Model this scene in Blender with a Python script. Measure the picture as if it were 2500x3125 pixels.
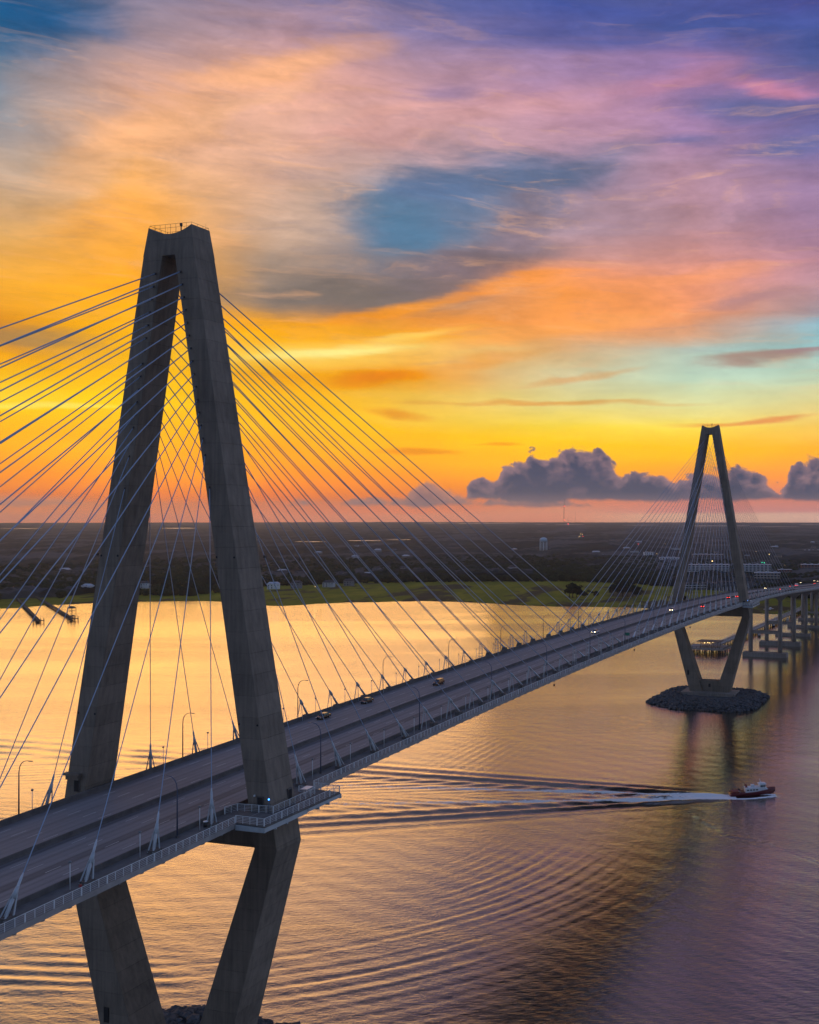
import bpy, math, random
import numpy as np
from mathutils import Vector, Matrix

R_ = math.radians
random.seed(7)
rng = np.random.default_rng(11)
for _o in list(bpy.data.objects):
    bpy.data.objects.remove(_o, do_unlink=True)
scene = bpy.context.scene
COL = scene.collection

# ------------------------------------------------------------------ camera
CAM = Vector((-170.70, -150.38, 117.05))
AZ, PT, RL = R_(16.820), R_(0.126), R_(0.025)
FV = Vector((math.cos(AZ) * math.cos(PT), math.sin(AZ) * math.cos(PT), math.sin(PT)))
RV0 = Vector((math.sin(AZ), -math.cos(AZ), 0))
UV0 = RV0.cross(FV)
RV = RV0 * math.cos(RL) + UV0 * math.sin(RL)
UV = -RV0 * math.sin(RL) + UV0 * math.cos(RL)
cam_d = bpy.data.cameras.new('camera')
cam = bpy.data.objects.new('camera', cam_d)
COL.objects.link(cam)
M = Matrix.Identity(4)
for i in range(3):
    M[i][0], M[i][1], M[i][2], M[i][3] = RV[i], UV[i], -FV[i], CAM[i]
cam.matrix_world = M
cam_d.sensor_fit = 'HORIZONTAL'
cam_d.sensor_width = 36
cam_d.lens = 3119.9 / 2500 * 36
cam_d.shift_x = -721.5 / 2500
cam_d.shift_y = 3.1 / 2500
cam_d.clip_start = 0.5
cam_d.clip_end = 60000
scene.camera = cam

scene.render.engine = 'CYCLES'
scene.view_settings.view_transform = 'Standard'
scene.view_settings.look = 'None'
scene.view_settings.gamma = 1
scene.view_settings.exposure = 0
scene.view_settings.use_curve_mapping = False
scene.cycles.use_denoising = True
scene.cycles.max_bounces = 6
scene.cycles.diffuse_bounces = 2
scene.cycles.glossy_bounces = 3
scene.cycles.volume_bounces = 0
scene.cycles.transparent_max_bounces = 8
scene.cycles.sample_clamp_indirect = 6


def lin(c):
    return tuple(((x / 255) / 12.92 if x / 255 <= 0.04045 else ((x / 255 + 0.055) / 1.055) ** 2.4) for x in c) + (1.0,)


def aT(u, v):
    """photo pixel -> sky azimuth (about the view direction) and tan(elevation)"""
    a = math.atan((u - 1971.5) / 3119.9)
    return a, (1572.5 - v) / 3119.9 * math.cos(a)


# ------------------------------------------------------------------ node helpers
class NT:
    def __init__(self, nt):
        self.nt = nt

    def n(self, typ, **kw):
        nd = self.nt.nodes.new(typ)
        for k, v in kw.items():
            setattr(nd, k, v)
        return nd

    def l(self, a, b):
        self.nt.links.new(a, b)

    def _in(self, sock, v):
        if isinstance(v, bpy.types.NodeSocket):
            self.l(v, sock)
        else:
            sock.default_value = v

    def math(self, op, a, b=0.0, c=0.0, clamp=False):
        nd = self.n('ShaderNodeMath', operation=op, use_clamp=clamp)
        self._in(nd.inputs[0], a)
        self._in(nd.inputs[1], b)
        self._in(nd.inputs[2], c)
        return nd.outputs[0]

    def dot(self, v, c):
        nd = self.n('ShaderNodeVectorMath', operation='DOT_PRODUCT')
        self.l(v, nd.inputs[0])
        nd.inputs[1].default_value = c
        return nd.outputs['Value']

    def mix(self, f, a, b, mode='MIX'):
        nd = self.n('ShaderNodeMix', data_type='RGBA', blend_type=mode)
        self._in(nd.inputs[0], f)
        self._in(nd.inputs[6], a)
        self._in(nd.inputs[7], b)
        return nd.outputs[2]

    def smooth(self, x, lo, hi, a=0.0, b=1.0, typ='SMOOTHSTEP'):
        nd = self.n('ShaderNodeMapRange', interpolation_type=typ)
        self._in(nd.inputs[0], x)
        self._in(nd.inputs[1], lo)
        self._in(nd.inputs[2], hi)
        self._in(nd.inputs[3], a)
        self._in(nd.inputs[4], b)
        return nd.outputs[0]

    def ramp(self, f, stops, interp='LINEAR'):
        nd = self.n('ShaderNodeValToRGB')
        cr = nd.color_ramp
        cr.interpolation = interp
        while len(cr.elements) > 1:
            cr.elements.remove(cr.elements[-1])
        cr.elements[0].position = stops[0][0]
        cr.elements[0].color = stops[0][1]
        for p, c in stops[1:]:
            e = cr.elements.new(p)
            e.color = c
        self.l(f, nd.inputs[0])
        return nd.outputs[0]

    def noise(self, vec, scale, detail=4, rough=0.55, dist=0.0, out=0, lac=2.0):
        nd = self.n('ShaderNodeTexNoise')
        nd.inputs['Scale'].default_value = scale
        nd.inputs['Detail'].default_value = detail
        nd.inputs['Roughness'].default_value = rough
        nd.inputs['Distortion'].default_value = dist
        nd.inputs['Lacunarity'].default_value = lac
        if vec is not None:
            self.l(vec, nd.inputs['Vector'])
        return nd.outputs[out]

    def mapping(self, vec, loc=(0, 0, 0), rot=0.0, scale=(1, 1, 1), typ='POINT'):
        nd = self.n('ShaderNodeMapping', vector_type=typ)
        self.l(vec, nd.inputs[0])
        nd.inputs['Location'].default_value = loc
        nd.inputs['Rotation'].default_value = (0, 0, rot) if not isinstance(rot, tuple) else rot
        nd.inputs['Scale'].default_value = scale
        return nd.outputs[0]

    def comb(self, x, y, z=0.0):
        nd = self.n('ShaderNodeCombineXYZ')
        self._in(nd.inputs[0], x)
        self._in(nd.inputs[1], y)
        self._in(nd.inputs[2], z)
        return nd.outputs[0]


# ------------------------------------------------------------------ world: dusk sky
world = bpy.data.worlds.new('World')
scene.world = world
world.use_nodes = True
world.node_tree.nodes.clear()
w = NT(world.node_tree)
tc = w.n('ShaderNodeTexCoord').outputs['Generated']
dF = w.dot(tc, (math.cos(AZ), math.sin(AZ), 0))
dR = w.dot(tc, (math.sin(AZ), -math.cos(AZ), 0))
dZ = w.dot(tc, (0, 0, 1))
A = w.math('ARCTAN2', dR, dF)
hyp = w.math('MAXIMUM', w.math('SQRT', w.math('ADD', w.math('MULTIPLY', dF, dF), w.math('MULTIPLY', dR, dR))), 0.02)
T = w.math('MINIMUM', w.math('DIVIDE', dZ, hyp), 3.0)
P = w.comb(A, T)
# long soft streaks: the look-up coordinates are drawn out by stretched noise
st1 = w.noise(w.mapping(P, rot=R_(-24), scale=(1.6, 8.0, 1)), 1.6, 5, 0.52, 0.6)
st2 = w.noise(w.mapping(P, (3.1, 1.7, 0), R_(-12), (2.2, 17.0, 1)), 2.0, 6, 0.6, 0.3)
st3 = w.noise(w.mapping(P, (7.1, 4.7, 0), R_(-30), (3.0, 9.0, 1)), 3.5, 7, 0.62, 0.5)
wob = w.noise(w.mapping(P, (1.1, 9.7, 0), 0, (1, 1.6, 1)), 6.0, 5, 0.6, 0.2)
amp1 = w.smooth(T, 0.0, 0.35, 0.006, 0.085, 'LINEAR')
amp2 = w.smooth(T, 0.0, 0.25, 0.004, 0.030, 'LINEAR')
Tw = w.math('ADD', T, w.math('MULTIPLY', w.math('SUBTRACT', st1, 0.5), amp1))
Tw = w.math('ADD', Tw, w.math('MULTIPLY', w.math('SUBTRACT', st2, 0.5), amp2))
Aw = w.math('ADD', A, w.math('MULTIPLY', w.math('SUBTRACT', wob, 0.5), 0.10))
Pw = w.comb(Aw, Tw)
TM = 0.80
facT = w.math('DIVIDE', Tw, TM)

DS = 2500 / 1725.0
cols = {
    0: [(0, (52, 106, 150)), (60, (62, 114, 153)), (130, (92, 128, 162)), (210, (140, 148, 165)), (300, (178, 165, 165)), (400, (208, 176, 150)), (500, (232, 182, 118)),
        (600, (245, 182, 84)), (680, (236, 165, 66)), (715, (205, 148, 86)), (760, (246, 180, 50)), (845, (255, 218, 84)), (900, (255, 190, 20)), (980, (250, 160, 22)), (1040, (238, 138, 62)), (1075, (238, 150, 96)), (1100, (222, 145, 112))],
    290: [(0, (146, 138, 165)), (80, (176, 152, 163)), (180, (205, 165, 155)), (300, (232, 180, 148)), (400, (244, 186, 125)), (500, (250, 180, 90)), (600, (255, 182, 62)), (700, (252, 190, 60)), (840, (255, 210, 60)),
          (900, (255, 192, 24)), (980, (255, 168, 8)), (1040, (250, 138, 36)), (1080, (244, 148, 92)), (1100, (235, 145, 105))],
    586: [(0, (138, 130, 168)), (70, (186, 152, 165)), (150, (222, 170, 152)), (220, (226, 176, 160)), (320, (226, 182, 165)), (400, (214, 176, 162)), (500, (202, 170, 152)), (560, (172, 152, 142)), (640, (168, 140, 118)), (675, (235, 168, 72)),
          (710, (250, 182, 54)), (745, (255, 224, 120)), (790, (246, 176, 52)), (830, (250, 190, 50)), (900, (255, 188, 22)), (1000, (252, 152, 14)), (1045, (238, 128, 52)), (1070, (240, 142, 96)), (1100, (240, 150, 112))],
    862: [(0, (106, 112, 168)), (60, (146, 132, 172)), (120, (176, 148, 176)), (200, (206, 162, 172)), (300, (208, 168, 172)), (380, (172, 158, 168)), (450, (140, 146, 160)), (540, (146, 140, 150)), (600, (150, 132, 134)), (640, (158, 134, 122)), (670, (236, 160, 84)),
          (710, (252, 184, 76)), (735, (255, 212, 126)), (790, (240, 164, 62)), (830, (240, 196, 98)), (880, (245, 204, 92)), (930, (250, 190, 52)), (1000, (248, 162, 40)), (1050, (240, 142, 80)), (1080, (246, 148, 106)), (1100, (236, 156, 122))],
    1173: [(0, (78, 94, 165)), (60, (105, 108, 172)), (120, (160, 136, 180)), (200, (196, 152, 178)), (290, (196, 158, 178)), (380, (150, 142, 170)), (450, (168, 146, 162)), (520, (200, 156, 156)), (575, (240, 166, 130)), (620, (252, 168, 98)), (680, (246, 168, 106)),
           (740, (220, 176, 132)), (790, (218, 206, 168)), (850, (226, 212, 146)), (900, (245, 216, 92)), (950, (250, 196, 56)), (1010, (248, 170, 66)), (1060, (244, 150, 108)), (1090, (238, 160, 128)), (1100, (235, 170, 138))],
    1449: [(0, (88, 98, 165)), (60, (82, 98, 164)), (130, (156, 128, 178)), (200, (160, 130, 174)), (290, (170, 138, 178)), (360, (186, 150, 176)), (450, (186, 148, 162)), (530, (218, 160, 156)), (590, (238, 164, 138)), (650, (240, 164, 122)), (705, (214, 170, 146)),
           (745, (188, 202, 198)), (800, (198, 220, 204)), (850, (222, 220, 168)), (900, (246, 220, 102)), (950, (250, 196, 72)), (1010, (248, 165, 84)), (1050, (238, 148, 116)), (1080, (228, 156, 142)), (1097, (235, 190, 160)), (1100, (236, 205, 170))],
    1725: [(0, (86, 90, 160)), (60, (78, 94, 160)), (130, (98, 106, 165)), (175, (160, 124, 168)), (230, (122, 112, 166)), (300, (118, 116, 170)), (360, (148, 128, 172)), (450, (172, 140, 174)), (540, (196, 150, 168)), (600, (192, 154, 166)), (645, (164, 152, 164)), (675, (158, 194, 212)),
           (740, (158, 202, 210)), (800, (196, 214, 196)), (850, (226, 216, 160)), (900, (246, 206, 112)), (950, (250, 186, 80)), (1010, (244, 160, 92)), (1050, (230, 144, 116)), (1080, (220, 156, 148)), (1096, (232, 190, 170)), (1100, (236, 205, 178))],
}
up = [(0.58, (106, 102, 122)), (0.75, (100, 98, 112))]
prev = None
for x, st in sorted(cols.items()):
    stops = []
    for y, c in st:
        a_, t_ = aT(x * DS, y * DS)
        stops.append((max(0, min(1, t_ / TM)), lin(c)))
    stops.sort(key=lambda s: s[0])
    for t_, c in up:
        if t_ / TM > stops[-1][0] + .01:
            stops.append((t_ / TM, lin(c)))
    a0 = aT(x * DS, 1500)[0]
    rc = w.ramp(facT, stops)
    if prev is None:
        skyc = rc
    else:
        skyc = w.mix(w.smooth(Aw, prev, a0, typ='LINEAR'), skyc, rc)
    prev = a0


# soft coloured cloud banks (photo pixel centre, half sizes in display px, tilt, colour, strength)
def blob(base, x, y, rx, ry, tilt, col, s, edge=0.25, vec=None):
    a_, t_ = aT(x * DS, y * DS)
    ca = math.cos(math.atan((x * DS - 1971.5) / 3119.9))
    v = w.mapping(vec or Pw, (a_, t_, 0), R_(tilt), (rx * DS / 3119.9 * ca * ca, ry * DS / 3119.9 * ca, 1), 'TEXTURE')
    nd = w.n('ShaderNodeVectorMath', operation='LENGTH')
    w.l(v, nd.inputs[0])
    d = w.math('ADD', nd.outputs['Value'], w.math('MULTIPLY', w.math('SUBTRACT', st3, 0.5), 0.9))
    m = w.smooth(d, 1.0 + edge, edge * 0.6, 0.0, s)
    return w.mix(m, base, lin(col))


B = [
    (60, 30, 200, 110, 20, (30, 96, 148), .9), (560, 150, 290, 46, 24, (244, 184, 146), .85), (300, 290, 260, 60, 30, (246, 186, 138), .7), (480, 240, 260, 26, 28, (236, 184, 150), .5), (820, 250, 220, 28, 22, (226, 172, 166), .5),
    (250, 440, 150, 70, 22, (252, 180, 90), .6), (610, 470, 130, 80, 20, (205, 178, 165), .5),
    (925, 450, 260, 112, 18, (110, 128, 160), 1.0), (850, 490, 140, 84, 12, (98, 134, 168), .95), (940, 400, 130, 44, 14, (92, 120, 160), .8), (1110, 368, 280, 62, 12, (104, 122, 158), .9), (1085, 450, 110, 60, 30, (140, 124, 140), .7),
    (960, 560, 270, 60, 20, (136, 122, 134), .85), (680, 618, 280, 50, 4, (134, 124, 122), .9), (1090, 480, 90, 46, 25, (160, 140, 158), .5),
    (820, 655, 170, 18, 14, (250, 166, 62), .8), (1060, 605, 190, 20, 13, (255, 168, 92), .8), (1420, 585, 260, 22, 9, (250, 170, 124), .6),
    (690, 742, 190, 13, 6, (255, 240, 160), 1.0), (860, 712, 130, 12, 12, (255, 214, 120), .8), (780, 795, 120, 22, 8, (236, 140, 36), .8), (1010, 765, 150, 16, 8, (238, 168, 92), .55),
    (1150, 700, 260, 22, 12, (246, 172, 104), .6), (1600, 215, 220, 40, -4, (102, 112, 165), .8), (1640, 172, 130, 18, -8, (208, 142, 172), .75), (1410, 160, 170, 24, 10, (206, 148, 176), .6),
    (1440, 300, 90, 24, 0, (118, 118, 168), .7), (930, 195, 110, 26, 10, (140, 126, 172), .55), (1000, 250, 320, 40, 16, (222, 170, 172), .45), (1660, 320, 110, 34, 5, (112, 118, 170), .7),
    (1610, 615, 160, 16, 8, (176, 140, 150), .6), (1600, 762, 150, 15, 5, (182, 150, 142), .85), (1680, 745, 90, 8, 8, (176, 146, 150), .8), (1620, 885, 110, 7, 4, (226, 150, 100), .8),
    (1150, 850, 330, 6, 0, (222, 160, 90), .7), (840, 868, 70, 12, -6, (226, 150, 70), .7), (880, 952, 90, 8, 0, (222, 140, 50), .7), (1040, 936, 70, 5, 0, (230, 150, 60), .6), (1230, 800, 130, 8, 8, (222, 172, 120), .6),
    (60, 715, 180, 16, 4, (176, 142, 96), .8), (100, 862, 260, 9, 4, (255, 232, 120), .8), (60, 1045, 210, 16, 0, (226, 138, 92), .6), (1490, 893, 90, 5, 0, (236, 160, 92), .6),
    (470, 980, 200, 60, 0, (255, 168, 4), .5), (700, 1010, 190, 40, 0, (255, 150, 16), .4),
]
for b in B:
    skyc = blob(skyc, *b)
# wisps: thin combed strands, lit ones salmon, shaded ones grey blue
st4 = w.noise(w.mapping(Pw, (2.1, 6.7, 0), R_(-27), (2.6, 21.0, 1)), 3.2, 9, 0.66, 0.35)
st5 = w.noise(w.mapping(P, (9.1, 2.7, 0), R_(-18), (2.0, 5.0, 1)), 5.0, 9, 0.68, 0.8)
wt_ = w.math('MULTIPLY', w.smooth(T, 0.05, 0.22), w.smooth(T, 0.48, 0.34, 0.35, 1.0))
skyc = w.mix(w.math('MULTIPLY', w.math('MULTIPLY', w.smooth(st4, 0.52, 0.76), wt_), 0.42), skyc, lin((246, 190, 150)))
skyc = w.mix(w.math('MULTIPLY', w.math('MULTIPLY', w.smooth(st4, 0.47, 0.26), wt_), 0.20), skyc, lin((128, 128, 158)))
g5 = w.math('ADD', w.math('MULTIPLY', w.math('SUBTRACT', st5, 0.5), w.smooth(T, 0.04, 0.3, 0.1, 0.55, 'LINEAR')), 1.0)
skyc = w.mix(1.0, skyc, w.comb(g5, g5, g5), 'MULTIPLY')
skyc = w.mix(w.smooth(T, .06, .16), skyc, w.mix(1.0, skyc, (1.0, 1.0, 0.93, 1), 'MULTIPLY'))
st6 = w.noise(w.mapping(Pw, (4.1, 8.7, 0), R_(-24), (1.0, 3.4, 1)), 15.0, 10, 0.70, 0.4)
g6 = w.math('ADD', w.math('MULTIPLY', w.math('SUBTRACT', st6, 0.5), w.smooth(T, 0.06, 0.3, 0.08, 0.40, 'LINEAR')), 1.0)
skyc = w.mix(1.0, skyc, w.comb(g6, g6, g6), 'MULTIPLY')
gm = w.n('ShaderNodeGamma')
w.l(skyc, gm.inputs[0])
gm.inputs[1].default_value = 1.15
hs_ = w.n('ShaderNodeHueSaturation')
w.l(w.smooth(T, 0.06, 0.34, 1.05, 1.0, 'LINEAR'), hs_.inputs['Saturation'])
hs_.inputs['Value'].default_value = 1.09
w.l(gm.outputs[0], hs_.inputs['Color'])
skyc = hs_.outputs[0]
# fine cirrus grain
gr = w.math('ADD', w.math('MULTIPLY', w.math('SUBTRACT', st3, 0.5), w.smooth(T, 0.02, 0.3, 0.12, 0.74, 'LINEAR')), 1.0)
gr = w.math('MULTIPLY', gr, w.math('ADD', w.math('MULTIPLY', w.math('SUBTRACT', st2, 0.5), w.smooth(T, 0.02, 0.3, 0.12, 0.42, 'LINEAR')), 1.0))
skyc = w.mix(1.0, skyc, w.comb(gr, gr, gr), 'MULTIPLY')


# low cumulus bank: top outline over azimuth, billowing edge from noise
def profile(pts):
    nd = w.n('ShaderNodeFloatCurve')
    cu = nd.mapping.curves[0]
    pp = []
    for x, y in pts:
        a_, t_ = aT(x * DS, y * DS)
        pp.append(((a_ + 0.7) / 1.0, t_ / 0.12))
    cu.points[0].location = pp[0]
    cu.points[1].location = pp[-1]
    for q in pp[1:-1]:
        cu.points.new(*q)
    for q in cu.points:
        q.handle_type = 'VECTOR'
    nd.mapping.update()
    w.l(w.math('ADD', A, 0.7), nd.inputs['Value'])
    return w.math('MULTIPLY', nd.outputs[0], 0.12)


P3 = w.comb(A, w.math('MULTIPLY', T, 1.25))
cn1 = w.noise(P3, 40.0, 9, 0.60, 0.3)
cn2 = w.noise(w.mapping(P3, (5, 3, 0)), 16.0, 4, 0.55)
vor = w.n('ShaderNodeTexVoronoi', feature='SMOOTH_F1')
vor.inputs['Scale'].default_value = 70
vor.inputs['Smoothness'].default_value = 0.5
w.l(w.comb(w.math('ADD', A, w.math('MULTIPLY', w.math('SUBTRACT', cn1, .5), .03)), w.math('ADD', w.math('MULTIPLY', T, 1.25), w.math('MULTIPLY', w.math('SUBTRACT', cn2, .5), .02))), vor.inputs['Vector'])
bil = w.math('SUBTRACT', 0.45, vor.outputs['Distance'])


def bank(base, top, ybot, col_lo, col_hi, amp, soft, alpha=1.0):
    pf = profile(top)
    edge = w.math('ADD', w.math('MULTIPLY', w.math('SUBTRACT', cn1, .5), amp), w.math('MULTIPLY', bil, amp * 0.45))
    edge = w.math('ADD', edge, w.math('MULTIPLY', w.math('SUBTRACT', cn2, .5), amp * .7))
    d = w.math('ADD', w.math('SUBTRACT', pf, T), edge)
    m = w.smooth(d, 0.0, soft)
    t0 = (1572.5 - ybot * DS) / 3119.9
    mb = w.smooth(w.math('ADD', w.math('ADD', T, w.math('MULTIPLY', w.math('SUBTRACT', cn2, .5), .012)), w.math('MULTIPLY', w.math('SUBTRACT', cn1, .5), .007)), t0 - .0016, t0 + .0030)
    m = w.math('MULTIPLY', w.math('MULTIPLY', m, mb), alpha)
    sh = w.math('ADD', w.smooth(d, 0.0, 0.020), w.math('MULTIPLY', w.math('SUBTRACT', cn1, .5), 1.9))
    c = w.mix(w.math('ADD', sh, w.math('MULTIPLY', w.math('SUBTRACT', cn2, .5), 1.4), clamp=True), lin(col_hi), lin(col_lo))
    low = w.smooth(T, t0 + .010, t0)
    c = w.mix(w.math('MULTIPLY', low, .55), c, lin((118, 100, 112)))
    return w.mix(m, base, c)


skyc = bank(skyc, [(-300, 1100), (520, 1075), (640, 1052), (760, 1050), (850, 1046), (866, 1016), (885, 1008), (905, 1022), (925, 1016), (950, 1030), (1000, 1040), (1090, 1045), (1200, 1050), (1300, 1080), (2000, 1100)], 1066,
            (122, 98, 106), (176, 126, 112), 0.020, 0.006, .9)
skyc = bank(skyc, [(-300, 1110), (950, 1090), (975, 1045), (992, 1004), (1006, 985), (1022, 1000), (1036, 1014), (1052, 985), (1064, 968), (1100, 962), (1118, 956), (1135, 974), (1150, 958), (1180, 944), (1212, 938), (1240, 950), (1258, 944), (1275, 960), (1292, 975),
                   (1308, 992), (1326, 980), (1340, 990), (1365, 996), (1400, 990), (1450, 996), (1520, 990), (1560, 984), (1578, 974), (1596, 988), (1612, 996), (1630, 1012), (1646, 1034), (1656, 1010), (1668, 972), (1682, 966), (1694, 976), (1710, 966), (1740, 970), (1900, 990), (2100, 1090)], 1055,
            (58, 66, 90), (138, 110, 118), 0.032, 0.0050)
skyc = bank(skyc, [(-300, 1100), (-299, 1100), (-200, 1042), (0, 1040), (120, 1044), (240, 1060), (300, 1100), (1900, 1100)], 1068, (222, 140, 100), (236, 150, 96), 0.008, 0.006, .6)
# sky away from the sunset: unseen dusk blue, shaped to light the tower faces, a little mauve low down
back = w.ramp(w.math('DIVIDE', T, 1.6), [(0, lin((140, 150, 172))), (.12, lin((150, 166, 195))), (.35, lin((130, 160, 200))), (.7, lin((106, 136, 184))), (1, lin((96, 122, 172)))])
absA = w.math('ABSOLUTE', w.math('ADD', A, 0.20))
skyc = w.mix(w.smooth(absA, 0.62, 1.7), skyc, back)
dk = w.math('MULTIPLY', w.smooth(absA, 2.05, 2.75, 1.0, 0.22), w.smooth(absA, 0.9, 1.5, 1.0, 1.25))  # unseen sky raised at the sides, dimmed behind, to part the tower faces
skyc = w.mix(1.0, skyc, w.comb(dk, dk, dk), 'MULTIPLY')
zen = w.smooth(T, 0.55, 1.8)
skyc = w.mix(zen, skyc, lin((104, 118, 165)))
hb_ = w.smooth(T, 0.14, 0.0, 1.0, 1.42)
skyc = w.mix(1.0, skyc, w.comb(hb_, hb_, hb_), 'MULTIPLY')
skyc = w.mix(w.smooth(T, 0.0, -0.03), skyc, lin((120, 96, 92)))
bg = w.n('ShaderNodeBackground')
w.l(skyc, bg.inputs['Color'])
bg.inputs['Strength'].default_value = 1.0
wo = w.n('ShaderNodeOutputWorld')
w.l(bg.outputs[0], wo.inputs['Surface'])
world.cycles.sampling_method = 'MANUAL'
world.cycles.sample_map_resolution = 1024

# low sun sunk into the cloud behind the near tower: wide and weak
sun_d = bpy.data.lights.new('sun', 'SUN')
sun_d.energy = 0.38
sun_d.angle = R_(34)
sun_d.color = (1.0, 0.56, 0.26)
sun = bpy.data.objects.new('sun', sun_d)
COL.objects.link(sun)
sa = AZ - math.atan((330 * DS - 1971.5) / 3119.9)
sd = Vector((math.cos(sa) * math.cos(R_(3.2)), math.sin(sa) * math.cos(R_(3.2)), math.sin(R_(3.2))))
sun.rotation_euler = sd.to_track_quat('Z', 'Y').to_euler()
sun.location = (0, 0, 400)


# ------------------------------------------------------------------ materials
def mat(name, col, rough=0.8, metal=0.0, spec=0.5, nvar=0.0, nscale=0.3, bump=0.0, bscale=2.0, emit=None, estr=0.0):
    m = bpy.data.materials.new(name)
    m.use_nodes = True
    t = NT(m.node_tree)
    p = m.node_tree.nodes['Principled BSDF']
    p.inputs['Base Color'].default_value = tuple(col) + (1,)
    p.inputs['Roughness'].default_value = rough
    p.inputs['Metallic'].default_value = metal
    p.inputs['Specular IOR Level'].default_value = spec
    if nvar > 0 or bump > 0:
        o = t.n('ShaderNodeTexCoord').outputs['Object']
        if nvar > 0:
            nz = t.noise(o, nscale, 5, 0.6)
            c = t.mix(t.smooth(nz, 0.25, 0.75, typ='LINEAR'), tuple(x * (1 - nvar) for x in col) + (1,), tuple(min(1, x * (1 + nvar)) for x in col) + (1,))
            t.l(c, p.inputs['Base Color'])
        if bump > 0:
            bn = t.n('ShaderNodeBump')
            bn.inputs['Strength'].default_value = 1.0
            bn.inputs['Distance'].default_value = bump
            t.l(t.noise(o, bscale, 4, 0.6), bn.inputs['Height'])
            t.l(bn.outputs[0], p.inputs['Normal'])
    if emit:
        p.inputs['Emission Color'].default_value = tuple(emit) + (1,)
        p.inputs['Emission Strength'].default_value = estr
    return m


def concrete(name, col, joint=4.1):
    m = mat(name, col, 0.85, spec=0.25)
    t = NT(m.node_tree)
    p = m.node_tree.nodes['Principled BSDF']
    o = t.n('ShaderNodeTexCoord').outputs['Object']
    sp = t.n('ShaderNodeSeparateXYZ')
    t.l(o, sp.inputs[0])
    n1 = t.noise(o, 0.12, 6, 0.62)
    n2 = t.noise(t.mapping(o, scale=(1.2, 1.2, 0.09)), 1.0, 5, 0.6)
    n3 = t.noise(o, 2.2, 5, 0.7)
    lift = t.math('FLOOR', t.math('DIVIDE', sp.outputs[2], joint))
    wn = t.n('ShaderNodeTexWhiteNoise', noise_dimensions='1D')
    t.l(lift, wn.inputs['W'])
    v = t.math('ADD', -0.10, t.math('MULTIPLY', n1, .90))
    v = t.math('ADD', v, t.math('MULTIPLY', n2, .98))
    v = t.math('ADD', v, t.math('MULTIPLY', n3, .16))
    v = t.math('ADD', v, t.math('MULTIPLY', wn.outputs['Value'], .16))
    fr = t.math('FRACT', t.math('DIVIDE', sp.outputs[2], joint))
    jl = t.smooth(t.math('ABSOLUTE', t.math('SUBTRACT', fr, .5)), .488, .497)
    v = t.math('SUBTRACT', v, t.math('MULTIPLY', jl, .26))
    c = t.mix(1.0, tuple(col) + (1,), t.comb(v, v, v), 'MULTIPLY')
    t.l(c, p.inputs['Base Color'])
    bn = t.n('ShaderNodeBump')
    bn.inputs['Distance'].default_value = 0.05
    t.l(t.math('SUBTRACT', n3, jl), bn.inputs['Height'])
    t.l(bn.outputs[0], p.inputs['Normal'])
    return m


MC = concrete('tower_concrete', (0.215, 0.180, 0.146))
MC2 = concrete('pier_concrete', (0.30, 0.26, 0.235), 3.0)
MFAS = mat('fascia_concrete', (0.33, 0.31, 0.30), .85, nvar=.25, nscale=.4, spec=.2)
MBAR = mat('barrier_concrete', (0.13, 0.12, 0.115), .9, nvar=.3, nscale=.5, spec=.2)
MDARK = mat('dark_steel', (0.045, 0.045, 0.05), .6, nvar=.2)
MSTEEL = mat('pale_steel', (0.42, 0.47, 0.50), .5, nvar=.12, nscale=.8)
MCAB = mat('cable_sheath', (0.30, 0.41, 0.58), .38, spec=.6, nvar=.08, nscale=.05)
MPIPE = mat('anchor_pipe', (0.52, 0.58, 0.64), .45, nvar=.15, nscale=1.5)
MRAIL = mat('railing_paint', (0.68, 0.72, 0.74), .5, nvar=.1, nscale=1)
MLAMP = mat('lamp_post_metal', (0.10, 0.13, 0.20), .45, metal=.3)
MLAMPB = mat('lamp_head_metal', (0.18, 0.20, 0.22), .5)
MWHITE = mat('white_paint', (0.78, 0.80, 0.82), .45, nvar=.05, nscale=1)
MRED = mat('red_hull_paint', (0.13, 0.010, 0.016), .35, nvar=.15, nscale=.6)
MREDD = mat('deck_red', (0.24, 0.05, 0.045), .6, nvar=.2, nscale=.8)
MGLASS = mat('dark_glass', (0.02, 0.028, 0.035), .12, spec=.8)
MBLK = mat('black_rubber', (0.015, 0.015, 0.017), .8)
MBLACKCAR = mat('black_car_paint', (0.012, 0.013, 0.016), .22, spec=.7)
MSILVER = mat('silver_car_paint', (0.45, 0.47, 0.50), .3, metal=.4)
MWCAR = mat('white_car_paint', (0.72, 0.74, 0.76), .3)
MREDCAR = mat('red_car_paint', (0.25, 0.02, 0.02), .3)
MWOOD = mat('weathered_timber', (0.10, 0.085, 0.07), .9, nvar=.3, nscale=1)
MDECK = mat('pier_decking', (0.30, 0.27, 0.25), .85, nvar=.25, nscale=.6)
MROCK = mat('riprap_rock', (0.085, 0.088, 0.095), .9, nvar=.85, nscale=.55, bump=.15, bscale=1.5)
MHEAD = mat('headlight_lens', (0.9, 0.85, 0.7), .3, emit=(1.0, .80, .42), estr=11)
MTAIL = mat('taillight_lens', (0.6, 0.02, 0.02), .3, emit=(1.0, .04, .03), estr=9)
MLENS = mat('dull_lens', (0.6, 0.6, 0.6), .2)
MRLENS = mat('dull_red_lens', (0.25, 0.02, 0.02), .2)
MWARM = mat('warm_lamp', (1, .8, .4), .5, emit=(1.0, .68, .25), estr=4)
MBLUE = mat('blue_lamp', (.2, .4, 1), .5, emit=(.06, .30, 1.0), estr=5)
MGRN = mat('green_lamp', (.2, 1, .5), .5, emit=(.05, .9, .45), estr=1.5)
MREDL = mat('red_lamp', (1, .1, .1), .5, emit=(1.0, .05, .04), estr=12)


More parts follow.
